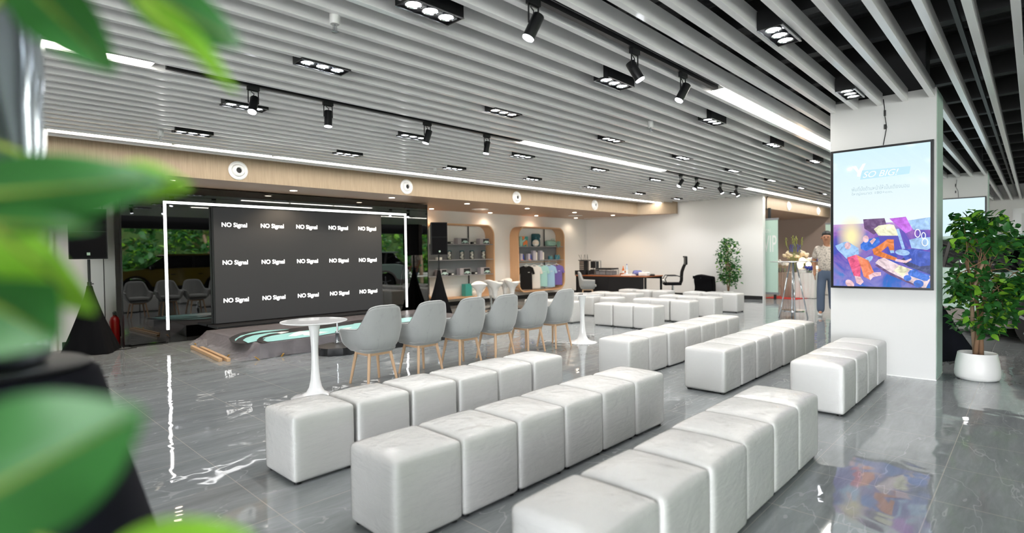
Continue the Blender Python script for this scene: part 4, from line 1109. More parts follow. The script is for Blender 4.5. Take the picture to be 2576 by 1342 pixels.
adpoly('picture_person', 'ad_sky', [(565, 975), (600, 972), (603, 995), (572, 998)])
adpoly('picture_person', 'ad_skin', [(615, 1045), (700, 1060), (745, 1040), (750, 1055), (700, 1082), (610, 1065)])
adpoly('picture_console', 'ad_plum', [(440, 1100), (520, 1060), (905, 1215), (870, 1300), (835, 1300), (560, 1180)])
adpoly('picture_console', 'ad_console', [(442, 1080), (470, 1050), (515, 1036), (640, 1095), (905, 1190), (905, 1225), (870, 1290), (840, 1290), (560, 1155)])
adpoly('picture_console', 'ad_cream', [(598, 1145), (645, 1100), (728, 1132), (676, 1198)])
adpoly('picture_console', 'ad_blue', [(718, 1165), (735, 1142), (762, 1138), (895, 1185), (903, 1210), (880, 1232), (850, 1230), (726, 1185)])
adpoly('picture_console', 'ad_blue', ell(715, 1208, 33, 25, 0.1)); adpoly('picture_console', 'ad_blue', ell(808, 1255, 43, 32, 0.1))
adpoly('picture_cushion', 'ad_skin', ell(228, 1255, 42, 28, 0.7))
for cx, cy, rx, ry in ((800, 830, 26, 36), (850, 850, 20, 30), (862, 905, 28, 34)):
    o_ = ell(cx, cy, rx, ry); i_ = ell(cx, cy, rx - 7, ry - 7)
    LAY[0] += 1; d = LAY[0] * 0.00012; n_ = len(o_)
    MB().add([(AX - d,) + a2(*p) for p in o_ + i_], [(k, (k + 1) % n_, n_ + (k + 1) % n_, n_ + k) for k in range(n_)]).build('picture_scribble', 'ad_white', ad)
adpoly('headline_band', 'ad_band', [(332, 300), (742, 262), (730, 326), (315, 378)])
adpoly('headline_arrow', 'ad_white', [(243, 264), (282, 262), (303, 298), (338, 243), (362, 240), (325, 318), (316, 350), (290, 352), (292, 318)])
ry_ = (PI / 2, 0, -PI / 2)
def adtext(s, x0, y0, x1, y1, mat, shear=0.0, bold=0.0):
    a = a2(x0, y0); b = a2(x1, y0); c = a2(x0, y1); LAY[0] += 1
    text('headline_text', s, mat, 0.1, (AX - LAY[0] * 0.00012 - .0003, a[0], a[1]), ry_, ad, width=abs(a[0] - b[0]), height=abs(c[1] - a[1]), shear=shear, bold=bold)
adtext('SO BIG!', 333, 362, 634, 312, 'ad_white', 0.35, 0.0)
adtext('พับที่นั่งด้านหน้าให้เป็นเตียงนอน', 243, 478, 728, 440, 'ad_grey')
adtext('ใหญ่ขนาด 180+cm.', 243, 512, 590, 482, 'ad_grey')
# cables from the ceiling to the screens
for X, (pa, pb, pc) , lab in ((6.99, ((2222, 250), (2226, 292), (2222, 365)), 'thin black cable running down to the big pillar screen'), (15.41, ((2407, 452), (2404, 470), (2411, 497)), 'thin black cable running down to the second pillar screen')):
    A_, B_, C_ = [pX(x, y, X) for x, y in (pa, pb, pc)]
    ct = thing('screen_cable', lab, 'cable')
    MB().tube([A_, (A_ + B_) / 2 + Vector((0, -.004, 0)), B_, B_ * .6 + C_ * .4 + Vector((0, -.022, 0)), C_], 0.004, 8).build('wire', 'black_plastic', ct, smooth=True)
    MB().tube([B_ + Vector((0, 0, .06)), B_ + Vector((0, 0, -.0))], 0.010, 8).tube([B_ + Vector((0, 0.0, -.09)), B_ + Vector((0, 0, -.14))], 0.010, 8).build('connector', 'black_plastic', ct)

# ================================================================== DESK CORNER
dk = thing('desk', 'long desk with brown top and black front panels by the white wall', 'desk', (0, 0, 0))
MB().box((13.02, 7.50, 0.695), (13.95, 9.86, 0.722)).build('desktop', 'desk_wood', dk, bevel=0.003)
MB().box((13.05, 7.60, 0.03), (13.07, 8.72, 0.694)).build('front_panel', 'desk_black', dk); MB().box((13.05, 8.73, 0.03), (13.07, 9.84, 0.694)).build('front_panel', 'desk_black', dk)
for x, y in ((13.90, 7.53), (13.05, 7.53), (13.90, 9.80), (13.05, 9.81)):
    MB().box((x, y, 0), (x + 0.045, y + 0.045, 0.694)).build('leg', 'black_metal', dk)
MB().box((13.9, 7.58, 0.63), (13.93, 9.8, 0.694)).build('rear_beam', 'black_metal', dk)
ZD = 0.723
def DX(px, X=13.45): return pX(px, 690, X).y
t = thing('wireless_rack', 'stack of black wireless receivers with antennas at the desk end', 'equipment rack', (13.3, DX(1466, 13.3), ZD))
MB().box((-0.18, -0.17, 0), (0.18, 0.16, 0.13)).build('lower_unit', 'black_plastic', t, bevel=0.004); MB().box((-0.1, -0.13, 0.131), (0.14, 0.05, 0.42)).build('upper_unit', 'black_plastic', t, bevel=0.004)
mb = MB()
for k in range(5): mb.box((-0.105, -0.12, 0.15 + k * .053), (-0.1, 0.04, 0.19 + k * 0.053))
mb.build('front_plate', 'steel', t)
MB().box((-0.12, -0.22, 0.425), (0.12, 0.07, 0.445)).build('antenna_tray', 'black_plastic', t)
for k, (a, b) in enumerate(((-0.2, .03), (-.16, -.02), (-.1, .01), (-.04, -.03), (0.02, .03), (0.05, .09))):
    MB().tube([(0, a, 0.445), (0.0, a + b, 0.60)], 0.005, 6).build('antenna', 'black_plastic', t)
t = thing('clear_case', 'tall clear case holding dark equipment on the desk', 'case', (13.4, DX(1496, 13.4), ZD))
mb = MB()
for sx in (-.13, .13):
    for sy in (-.13, .13): mb.box((sx - .008, sy - .008, 0), (sx + .008, sy + .008, 0.42))
for z in (0.0, 0.41):
    mb.box((-.13, -.138, z), (.13, -.122, z + .012)); mb.box((-.13, .122, z), (.13, .138, z + .012)); mb.box((-.138, -.13, z), (-.122, .13, z + .012)); mb.box((.122, -.13, z), (.138, .13, z + .012))
mb.build('frame', 'steel', t); MB().box((-0.08, -0.09, 0.2), (0.09, 0.09, 0.40)).build('upper_unit', 'black_plastic', t, bevel=.005); MB().box((-0.09, -0.10, 0.02), (0.10, 0.10, 0.16)).build('lower_unit', 'desk_black', t, bevel=.005)
t = thing('flight_case', 'wide silver-edged clear case with a dark lid on the desk', 'case', (13.45, DX(1525, 13.45), ZD))
MB().box((-0.2, -0.30, 0), (0.2, 0.28, 0.012)).box((-0.2, -0.30, 0.15), (0.2, 0.28, 0.165)).build('shell_edge', 'steel', t)
mb = MB()
for y in (-.3, -.12, .1, .268): mb.box((-.2, y, .012), (-.185, y + .012, .15)); mb.box((.185, y, .012), (.2, y + .012, .15))
mb.build('corner_post', 'steel', t); MB().box((-0.17, -0.26, 0.015), (0.17, 0.25, 0.12)).build('mixer', 'grey_board', t, bevel=.01)
MB().prism([(-.2, -.3), (.2, -.3), (.18, .26), (-.18, .26)], 0.17, 0.205).build('lid', 'black_plastic', t, bevel=.006)
def bottle(lab, X, px, mat, h, capm):
    t = thing('bottle', lab, 'bottle', (X, DX(px, X), ZD), 0, 'bottles on the desk')
    MB().lathe([(0.028, 0), (0.032, 0.01), (0.032, h * .62), (0.012, h * .85), (0.012, h * .93), (0, h * .93)], 16).build('bottle_body', mat, t, auto=50); MB().lathe([(0, h * .93), (0.016, h * .93), (0.016, h), (0, h)], 12).build('cap', capm, t)
    MB().lathe([(0.0325, h * .25), (0.033, h * .26), (0.033, h * .5), (0.0325, h * .51)], 16).build('label_band', 'fascia_white', t)
bottle('orange drink bottle on the desk', 13.4, 1568, 'bottle_orange', 0.26, 'orange'); bottle('clear water bottle with a blue cap on the desk', 13.4, 1577, 'bottle_clear', 0.32, 'blue_deep')
bottle('small orange bottle between the two tall ones', 13.5, 1573, 'bottle_orange', 0.14, 'paper')
t = thing('paper_stack', 'white papers lying on the desk behind the bottles', 'papers', (13.3, DX(1580, 13.3), ZD)); MB().box((-0.12, -0.18, 0), (0.12, 0.16, 0.03)).build('sheets', 'paper', t); MB().box((-0.1, -0.15, 0.031), (0.1, 0.1, 0.045)).build('top_sheet', 'cloth_white', t)
t = thing('dark_cup', 'small brown holder at the left of the orange bottle', 'cup', (13.4, DX(1562, 13.4), ZD)); MB().lathe([(0.03, 0), (0.035, .06), (0.03, .06), (0.026, .01), (0, .01)], 16).build('cup', 'desk_wood', t)
m_ = MB().sphere((0, 0, 0.06), 0.1, 16, 0.7)
m_.v = [(x * (1 + .3 * math.sin(7 * y * 10)), y * 1.5, max(0.0, z + 0.03 * math.sin(13 * x * 8 + y * 20))) for x, y, z in m_.v]
o = tag(m_.build('crumpled_cloth', 'tissue_blue', smooth=True), 'crumpled blue-purple cloth on the desk', 'cloth'); o.location = (13.5, DX(1603, 13.5), ZD)
t = thing('tissue_pack', 'white plastic tissue pack beside the crumpled cloth', 'tissue pack', (13.35, DX(1620, 13.35), ZD)); MB().box((-0.1, -0.14, 0), (0.1, 0.12, 0.1)).build('pack', 'paper', t, bevel=.02); MB().prism([(-.03, -.04), (.03, -.02), (.02, .05), (-.03, .03)], 0.10, 0.13).build('tissue', 'cloth_white', t)
t = thing('pin_block', 'small black spiky holder at the right end of the desk', 'holder', (13.4, DX(1641, 13.4), ZD)); MB().box((-0.03, -0.06, 0), (0.03, 0.06, 0.035)).build('block', 'black_plastic', t)
mb = MB()
for k in range(5): mb.tube([(0, -0.05 + k * .025, 0.036), (0, -0.05 + k * .025, 0.06)], 0.006, 6)
mb.build('pegs', 'black_plastic', t)

# office chair
t = thing('office_chair', 'black high-back mesh office chair at the right end of the desk', 'chair', (14.35, 7.42, 0), 0.60)
mb = MB(); W2 = .22; ns = 14; vs = []; fs = []
bp = [(-.20, .47), (-.235, .55), (-.24, .68), (-.25, .80), (-.29, .92), (-.34, 1.03), (-.35, 1.10), (-.34, 1.20), (-.315, 1.24)]
for y, z in bp:
    for k in range(9): a = -1 + k / 4; vs.append((a * W2 * (1 - .12 * (z > 1.0)), y - 0.03 * (1 - a * a), z))
for i in range(len(bp) - 1):
    for k in range(8): a = i * 9 + k; fs.append((a, a + 1, a + 10, a + 9))
mb.add(vs, fs).build('backrest', 'black_fabric', t, smooth=True, solid=0.02)
MB().box((-.19, -.385, 1.0), (.19, -.33, 1.245)).build('headrest', 'black_plastic', t, bevel=.02)
MB().box((-.24, -.22, .43), (.24, .26, .50)).build('seat', 'black_fabric', t, bevel=.03)
for s_ in (-1, 1): MB().tube([(s_ * .25, .18, .47), (s_ * .28, .24, .60), (s_ * .28, .18, .70), (s_ * .28, -.10, .70), (s_ * .25, -.22, .66)], 0.013, 8).build('armrest', 'black_metal', t, smooth=True)
MB().tube([(0, 0, .10), (0, 0, .43)], .028, 12).build('gas_column', 'chrome', t)
for k in range(5):
    a = 2 * PI * k / 5; l_ = MB().tube([(0, 0, .10), (.28 * math.cos(a), .28 * math.sin(a), .065)], [.022, .014], 8).build('leg', 'black_metal', t)
    MB().tube([(.28 * math.cos(a) - .012, .28 * math.sin(a), .03), (.28 * math.cos(a) + .012, .28 * math.sin(a), .03)], .028, 12).build('castor', 'rubber', l_)
t = thing('white_ball', 'white ball resting on the black office chair seat', 'ball', (14.16, 7.62, 0.50)); MB().sphere((0, 0, .052), .05, 16).build('ball', 'ball_white', t, smooth=True)
MB().lathe([(.0505, .048), (.0515, .05), (.0515, .054), (.0505, .056)], 20).build('seam', 'shelf_grey', t)
# black bag by the wall
t = thing('equipment_bag', 'bulky black fabric bag standing by the wall beside the small tree', 'bag', (15.36, 6.93, 0), 0.05)
m_ = cube_mesh(0, .02, 5); m_.v = [(x * 0.7 + .012 * math.sin(z * 30 + y * 9), y * 1.3 + .012 * math.sin(z * 22), z * 1.66 - 0.03 + 0.02 * math.sin(y * 12)) for x, y, z in m_.v]; m_.build('bag_body', 'black_fabric', t, smooth=True, merge=True)
MB().box((-0.155, -0.30, 0.58), (-0.145, 0.30, 0.66)).build('flap', 'black_fabric', t, bevel=.004); MB().lathe([(0, 0), (.014, 0), (.014, .006), (0, .006)], 12).build('button', 'steel', t).matrix_local = Matrix.Translation((-0.156, 0.06, 0.60)) @ Matrix.Rotation(-PI / 2, 4, 'Y')
t.location.z = 0.0

# ================================================================== PLANTS
def leaf_pts(rnd, c, L, Wd):
    d = Vector((rnd.gauss(0, 1), rnd.gauss(0, 1), rnd.gauss(-.25, .6))).normalized(); up = Vector((rnd.gauss(0, .5), rnd.gauss(0, .5), 1)).normalized()
    s = d.cross(up).normalized(); n_ = s.cross(d); f = 0.12
    P_ = lambda a, b, h: c + d * (a * L) + s * (b * Wd) + n_ * (h * L)
    return [P_(0, 0, 0), P_(.22, .42, f * .6), P_(.5, .5, f), P_(.8, .25, f * .4), P_(1, 0, -.06), P_(.8, -.25, f * .4), P_(.5, -.5, f), P_(.22, -.42, f * .6), P_(.25, 0, .0), P_(.5, 0, .02), P_(.8, 0, 0)]
LF = [(0, 8, 1), (8, 9, 2, 1), (9, 10, 3, 2), (10, 4, 3), (0, 7, 8), (8, 7, 6, 9), (9, 6, 5, 10), (10, 5, 4)]
def tree(name, lab, cat, loc, H0, H1, rad, nleaf, L, seed, pot=None, lime=0.20, trunks=3, group=None, sc_=1.0, shape=None, mats=('leaf_dark', 'leaf_lime'), trunkr=0.016, keep=None):
    rnd = random.Random(seed); t = thing(name, lab, cat, loc, 0, group)
    ends = []
    for k in range(trunks):
        a = 2 * PI * k / trunks + .5; p = [(0.03 * math.cos(a), 0.03 * math.sin(a), (pot[1] - .04 if pot else 0.0))]
        z0 = p[0][2]; top = H0 + (H1 - H0) * rnd.uniform(.45, .7)
        for i in range(1, 8):
            u = i / 7; tw = a + u * 3.2
            p.append(((.03 + .05 * u * u * rad * 3) * math.cos(tw), (.03 + .05 * u * u * rad * 3) * math.sin(tw), z0 + (top - z0) * u))
        MB().tube(p, [trunkr * 1.25 * (1 - .5 * i / 7) for i in range(8)], 10).build('trunk', 'bark_pale' if k == 0 else 'bark', t, smooth=True)
        ends.append([Vector(q_) for q_ in p])
    br = MB(); lf = MB()
    nb = 34
    tips = []
    for b in range(nb):
        e = rnd.choice(ends); s0 = e[rnd.randint(4, 7)]
        for _ in range(60):
            a = rnd.uniform(0, 2 * PI); u = rnd.uniform(0, 1); z = H0 + (H1 - H0) * u
            R = rad * (shape(u) if shape else math.sin(PI * min(1, .12 + u * .85)) ** .6)
            r = R * math.sqrt(rnd.uniform(.15, 1))
            if keep is None or keep(r * math.cos(a), r * math.sin(a)): break
        q_ = Vector((r * math.cos(a), r * math.sin(a), z)); mid = (s0 + q_) / 2 + Vector((0, 0, .06))
        br.tube([s0, mid, q_], [.006, .004, .002], 5, cap=False); tips.append((s0, mid, q_))
    for i in range(nleaf):
        if i % 3:
            s0, mid, q_ = rnd.choice(tips); u = rnd.uniform(.45, 1.05); c = mid.lerp(q_, u) + Vector((rnd.gauss(0, .05 * sc_), rnd.gauss(0, .05 * sc_), rnd.gauss(0, .05 * sc_)))
        else:
            a = rnd.uniform(0, 2 * PI); u = rnd.random(); R = rad * (shape(u) if shape else math.sin(PI * min(1, .12 + u * .85)) ** .6); r = R * math.sqrt(rnd.uniform(.3, 1.0))
            c = Vector((r * math.cos(a), r * math.sin(a), H0 + (H1 - H0) * u))
        if keep and not keep(c.x, c.y): continue
        lf.cur = 1 if rnd.random() < lime else 0
        Li = L * rnd.uniform(.75, 1.15); lf.add(leaf_pts(rnd, c, Li, Li * .56), LF)
    br.build('branches', 'bark', t, smooth=True); lf.build('foliage', mats, t, smooth=True)
    if pot:
        r, h = pot
        MB().lathe([(0.0, 0.0), (r * .80, 0.0), (r * .93, .012), (r * .99, .04), (r, .08), (r * .96, h * .6), (r * .86, h - .006), (r * .84, h), (r * .80, h - .004), (r * .78, h - .05), (0, h - .05)], 48).build('pot', 'ceramic', t, auto=60)
        MB().lathe([(0, h - .045), (r * .775, h - .045), (r * .775, h - .04), (0, h - .04)], 32).build('soil', 'soil', t)
    return t
big = tree('potted_ficus', 'large potted ficus with pale green tips beside the big pillar', 'potted plant', (7.36, 0.42, 0), 0.50, 1.70, 0.50, 1500, 0.100, 5, pot=(0.188, 0.275), trunks=3, trunkr=0.019,
           shape=lambda u: 0.42 + 0.62 * min(1, u / .62) if u < .62 else 1.04 - 0.75 * ((u - .62) / .38) ** 1.6, keep=lambda x, y: y < .22 or x < -.46)
tree('potted_ficus', 'small ficus tree standing against the white wall', 'potted plant', (15.25, 6.20, 0), 0.42, 1.72, 0.36, 1100, 0.085, 9, pot=(0.15, 0.25), lime=.08, trunks=2)

# ================================================================== BEYOND THE WHITE WALL
def totem(lab, X, ya, yb, withtext):
    t = thing('banner_stand', lab, 'banner', (0, 0, 0))
    MB().box((X, ya, .20), (X + .03, yb, 2.22)).build('banner_panel', 'mint', t)
    MB().box((X - .012, ya - .02, 2.22), (X + .042, yb + .01, 2.27)).build('top_rail', 'grey_board', t); MB().box((X - .012, ya - .02, .14), (X + .042, yb + .01, .20)).build('bottom_rail', 'grey_board', t)
    for y in (ya + .08, yb - .12): MB().box((X - .01, y - .03, 0), (X + .03, y + .03, .14)).build('leg', 'black_metal', t)
    MB().box((X, (ya + yb) / 2 - .1, 2.27), (X + .05, (ya + yb) / 2 - .03, ZF - .002)).build('upper_post', 'black_metal', t)
    if withtext:
        a, b = pX(1953.5, 634, X), pX(1953.5, 592, X)
        vy = pX(1921, 634, X).y; text('lettering', 'VIP', 'fascia_white', .3, (X - .004, vy, a.z), ry_, t, width=vy - a.y, height=b.z - a.z)
        c_, d_ = pX(1938, 586, X), pX(1938, 576, X)
        text('lettering', 'ROOM 1', 'fascia_white', .1, (X - .004, c_.y + .20, c_.z), ry_, t, width=.20, height=d_.z - c_.z)
totem('pale green banner stand reading ROOM 1 VIP at the white wall end', 16.03, 5.135, 5.72, True)
totem('second pale green banner stand, half hidden behind the walking person', 20.6, 4.55, 5.08, False)
tag(MB().prism([(16.3, 4.75), (17.6, 4.5), (17.9, 5.4), (16.4, 5.7)], 0.001, 0.008).build('red_carpet', 'red_carpet'), 'red carpet on the floor behind the VIP banner stand', 'carpet')
def draped(lab, x0, x1, y0, y1, h, mat):
    t = thing('banquet_table', lab, 'table', (0, 0, 0))
    n = 0; vs = []; per = []
    def edge(a, b, k): return [(a[0] + (b[0] - a[0]) * i / k, a[1] + (b[1] - a[1]) * i / k) for i in range(k)]
    per = edge((x0, y0), (x1, y0), 16) + edge((x1, y0), (x1, y1), 24) + edge((x1, y1), (x0, y1), 16) + edge((x0, y1), (x0, y0), 24); cx, cy = (x0 + x1) / 2, (y0 + y1) / 2; N = len(per); fs = []
    for z, k_ in ((h, 0), (h * .6, .6), (.01, 1)):
        for i, (x, y) in enumerate(per): o_ = .035 * k_ * (0.4 + math.sin(i * 1.3)); d = Vector((x - cx, y - cy, 0)).normalized(); vs.append((x + d.x * o_, y + d.y * o_, z))
    for l_ in range(2):
        for i in range(N): a = l_ * N + i; b = l_ * N + (i + 1) % N; fs.append((a, b, b + N, a + N))
    fs.append(tuple(range(N)))
    MB().add(vs, fs).build('tablecloth', mat, t, auto=50)
    for sx in (x0 + .05, x1 - .05):
        for sy in (y0 + .05, y1 - .05): MB().tube([(sx, sy, 0), (sx, sy, h - .02)], .015, 8).build('leg', 'steel', t)
    return t
draped('catering table under a beige cloth behind the VIP banner', 16.95, 17.65, 5.06, 5.34, .72, 'cloth_beige')
draped('catering table under a white cloth below the flowers', 16.90, 17.65, 4.45, 4.98, .72, 'cloth_white')
draped('far catering table under a pale cloth beside the walking person', 18.6, 19.3, 3.95, 5.2, .74, 'cloth_white')
def vase(lab, px, X, h, flowers, z=.72, r=.05, mat='acrylic'):
    y = pX(px, 680, X).y; t = thing('flower_vase', lab, 'vase of flowers', (X, y, z + .001)); rnd = random.Random(int(px))
    MB().lathe([(r * .8, 0), (r, .01), (r, h), (r * .9, h), (r * .88, .02), (0, .02)], 20).build('vase', mat, t, auto=50)
    st_ = MB(); hd = {}
    for fx, fy, fz, fr, fm in flowers:
        st_.tube([(fx * .1, fy * .1, .02), (fx * .6, fy * .6, h + (fz - h) * .5), (fx, fy, fz)], .005, 6, cap=False)
        m_ = hd.setdefault(fm, MB())
        if fr > 0:
            for q_ in range(9): m_.sphere((fx + rnd.gauss(0, fr * .35), fy + rnd.gauss(0, fr * .35), fz + rnd.gauss(0, fr * .3)), fr * .6, 8)
        else:
            for q_ in range(14): m_.sphere((fx + rnd.gauss(0, .012), fy + rnd.gauss(0, .012), fz + q_ * .016), .014, 6)
    st_.build('stems', 'stem_green', t)
    for fm, m_ in hd.items(): m_.build('blossoms', fm, t, smooth=True)
    return t
XF = 17.1
vase('tall vase of cream roses with blue spikes and grasses', 1999, XF + .2, .34, [(0, .28, .50, .055, 'petal_cream'), (0, .20, .56, .06, 'petal_cream'), (0, .12, .50, .06, 'petal_cream'), (.05, .02, .50, .06, 'petal_cream'), (-.05, -.08, .48, .06, 'petal_cream'), (.05, .2, .44, .05, 'petal_cream'),
      (0, .06, .60, -1, 'petal_blue'), (.03, -.0, .62, -1, 'petal_blue'), (0, -.08, .60, -1, 'petal_blue'), (0, .12, .60, -1, 'petal_blue'), (.03, -.14, .58, -1, 'petal_blue'),
      (0, .22, .80, -1, 'grass_green'), (0, .05, .86, -1, 'grass_green'), (0, -.05, .84, -1, 'grass_green'), (0, -.20, .80, -1, 'grass_green'), (0, .0, .78, -1, 'grass_green')])
vase('tall vase of cream peonies right of the cream roses', 2022, XF + .38, .30, [(0, .05, .58, .09, 'petal_cream'), (0, -.05, .50, .08, 'petal_cream'), (0, .1, .42, .07, 'petal_cream')])
vase('vase of white peonies and blue blooms near the walking person', 2037, XF + .36, .22, [(0, .1, .34, .08, 'petal_white'), (0, .0, .38, .07, 'petal_white'), (0, -.12, .42, .08, 'petal_blue'), (0, -.2, .36, .06, 'petal_blue')])
vase('low vase of blue hydrangea in front of the lamps', 2037, XF - .1, .08, [(0, .05, .16, .07, 'petal_blue'), (0, -.04, .16, .07, 'petal_blue'), (.04, 0, .12, .06, 'petal_blue')])
vase('low group of white flowers beside the VIP banner', 1963, XF, .14, [(0, .02, .30, .07, 'petal_white'), (0, .1, .26, .06, 'petal_white'), (0, -.06, .26, .06, 'petal_white')])
vase('small vase of white flowers, second from the VIP banner', 1974, XF, .12, [(0, .02, .26, .055, 'petal_white'), (0, -.06, .24, .05, 'petal_white')])
for i, (px, z, r, lab) in enumerate(((2012, .80, .09, 'round glowing lamp in front of the cream roses'), (2016, .93, .085, 'round glowing lamp on a taller stand behind the first'), (2034, .82, .07, 'small glowing lamp beside the blue hydrangea'), (2055, .66, .05, 'glowing candle lamp near the walking person'))):
    X = XF - .1 if i != 3 else 18.95; zz = .721 if i != 3 else .741; yy = pX(px, 680, X).y
    t = thing('globe_lamp', lab, 'lamp', (X + .1 * (i == 1), yy, zz), 0, 'glowing table lamps')
    zc = max(z + .14, zz + r + .03) - zz
    MB().lathe([(r * .6, 0), (r * .6, .012), (.012, .018), (.012, zc - r), (0, zc - r)], 20).build('stand', 'steel', t, auto=40); MB().sphere((0, 0, zc), r, 20).build('globe', 'lamp_glow', t, smooth=True)
t = thing('serving_stand', 'low white round serving stand at the table front', 'stand', (XF - .06, pX(2020, 690, XF).y, .721)); MB().lathe([(.12, 0), (.13, .01), (.13, .09), (.12, .1), (0, .1)], 40).build('drum', 'cloth_white', t, auto=40); MB().lathe([(.13, .1), (.14, .105), (.13, .112), (0, .112)], 40).build('plate', 'lamp_glow' if False else 'ceramic', t, auto=40)
# glass cocktail table with chrome legs
t = thing('glass_cocktail_table', 'round glass cocktail table on thin splayed chrome legs', 'table', (11.86, 3.51, 0))
MB().lathe([(0, 1.128), (.42, 1.128), (.423, 1.133), (.42, 1.138), (0, 1.138)], 56).build('tabletop', 'acrylic', t, auto=40)
MB().lathe([(.418, 1.127), (.424, 1.129), (.424, 1.137), (.418, 1.139)], 56).build('rim', 'steel', t, auto=40)
for k in range(4):
    a = .4 + k * PI / 2; MB().tube([(.05 * math.cos(a), .05 * math.sin(a), 1.127), (.26 * math.cos(a), .26 * math.sin(a), .0)], .014, 10).build('leg', 'chrome', t, smooth=True)
MB().lathe([(.20, .13), (.235, .13), (.235, .16), (.20, .16)], 30).build('lower_ring', 'chrome', t, auto=40)
# ------------------------------------------------------------------ walking person
def skinned(name, mat, joints, edges, parent, sub=1):
    me = bpy.data.meshes.new(name); names = list(joints); idx = {k: i for i, k in enumerate(names)}
    me.from_pydata([joints[k][0] for k in names], [(idx[a], idx[b]) for a, b in edges], []); me.materials.append(MATS[mat])
    o = bpy.data.objects.new(name, me); COL.objects.link(o); o.parent = parent
    md = o.modifiers.new('skin', 'SKIN'); md.use_smooth_shade = True
    sv = me.skin_vertices[0].data if me.skin_vertices else None
    if sv is None:
        bm = bmesh.new(); bm.from_mesh(me); bm.verts.layers.skin.verify(); bm.to_mesh(me); bm.free(); sv = me.skin_vertices[0].data
    for i, k in enumerate(names):
        r = joints[k][1]; sv[i].radius = r if isinstance(r, tuple) else (r, r); sv[i].use_root = (i == 0)
    s2 = o.modifiers.new('sub', 'SUBSURF'); s2.levels = sub + 1; s2.render_levels = sub + 1
    return o
pr = thing('person', 'person in a beige patterned short-sleeved shirt and blue-grey jeans walking', 'person', (12.62, 3.09, 0), -PI / 2 + .15)
# faces local -Y
J = {'pelvis': ((0, 0, .92), (.13, .10)), 'belly': ((0, -.01, 1.06), (.14, .11)), 'chest': ((0, 0, 1.28), (.15, .105)), 'neck0': ((0, .01, 1.43), (.06, .06)), 'neck': ((0, 0, 1.49), (.062, .062)), 'jaw': ((0, -.022, 1.545), (.072, .078)), 'head': ((0, -.01, 1.625), (.094, .108)), 'crown': ((0, .0, 1.68), (.078, .094)),
     'shL': ((-.17, 0, 1.39), .055), 'elL': ((-.24, .06, 1.12), .042), 'wrL': ((-.22, -.02, .90), .028), 'palmL': ((-.215, -.045, .84), (.018, .036)),
     'shR': ((.17, 0, 1.39), .055), 'elR': ((.235, .03, 1.12), .042), 'wrR': ((.23, -.08, .91), .028), 'palmR': ((.228, -.11, .85), (.018, .036)),
     'hipL': ((-.09, 0, .86), .09), 'knL': ((-.10, -.10, .48), .058), 'anL': ((-.10, -.13, .10), .038), 'toeL': ((-.105, -.25, .045), (.04, .025)),
     'hipR': ((.09, 0, .86), .09), 'knR': ((.095, .04, .48), .058), 'anR': ((.095, .22, .12), .038), 'toeR': ((.10, .12, .045), (.04, .025))}
Eb = [('pelvis', 'belly'), ('belly', 'chest'), ('chest', 'neck0'), ('neck0', 'neck'), ('neck', 'jaw'), ('jaw', 'head'), ('head', 'crown'), ('chest', 'shL'), ('shL', 'elL'), ('elL', 'wrL'), ('wrL', 'palmL'), ('chest', 'shR'), ('shR', 'elR'), ('elR', 'wrR'), ('wrR', 'palmR'),
      ('pelvis', 'hipL'), ('hipL', 'knL'), ('knL', 'anL'), ('anL', 'toeL'), ('pelvis', 'hipR'), ('hipR', 'knR'), ('knR', 'anR'), ('anR', 'toeR')]
for sd in ('L', 'R'):
    p0 = Vector(J['palm' + sd][0])
    for fi, (off, L_) in enumerate(((-.028, .066), (-.010, .075), (.009, .070), (.026, .055))):
        a = p0 + Vector((0, off, -.03)); J[f'f{sd}{fi}a'] = (tuple(a), .009); J[f'f{sd}{fi}b'] = (tuple(a + Vector((.004, -.004, -L_ * .55))), .0085); J[f'f{sd}{fi}c'] = (tuple(a + Vector((.012 * (1 if sd == 'L' else -1), -.012, -L_))), .0075)
        Eb += [('palm' + sd, f'f{sd}{fi}a'), (f'f{sd}{fi}a', f'f{sd}{fi}b'), (f'f{sd}{fi}b', f'f{sd}{fi}c')]
    J[f't{sd}a'] = (tuple(p0 + Vector((0, -.035, .01))), .010); J[f't{sd}b'] = (tuple(p0 + Vector((.008, -.052, -.03))), .009); Eb += [('palm' + sd, f't{sd}a'), (f't{sd}a', f't{sd}b')]
body = skinned('body', 'skin', J, Eb, pr)
JS = {'pelvis': ((0, 0, .885), (.182, .145)), 'belly': ((0, -.012, 1.06), (.172, .14)), 'chest': ((0, 0, 1.28), (.175, .13)), 'neck0': ((0, .01, 1.41), (.085, .08)), 'collar': ((0, 0, 1.465), (.068, .068)), 'shL': ((-.175, 0, 1.385), .075), 'elL': ((-.228, .045, 1.17), .068), 'shR': ((.175, 0, 1.385), .075), 'elR': ((.225, .022, 1.17), .068)}
skinned('shirt', 'shirt_print', JS, [('pelvis', 'belly'), ('belly', 'chest'), ('chest', 'neck0'), ('neck0', 'collar'), ('chest', 'shL'), ('shL', 'elL'), ('chest', 'shR'), ('shR', 'elR')], pr)
JT = {'waist': ((0, 0, .99), (.155, .12)), 'pelvis': ((0, 0, .90), (.16, .125)), 'hipL': ((-.085, -.005, .82), .105), 'knL': ((-.10, -.10, .48), .082), 'anL': ((-.10, -.130, .06), .078), 'hipR': ((.085, 0, .82), .105), 'knR': ((.095, .04, .48), .082), 'anR': ((.095, .215, .10), .078)}
skinned('trousers', 'jeans', JT, [('waist', 'pelvis'), ('pelvis', 'hipL'), ('hipL', 'knL'), ('knL', 'anL'), ('pelvis', 'hipR'), ('hipR', 'knR'), ('knR', 'anR')], pr)
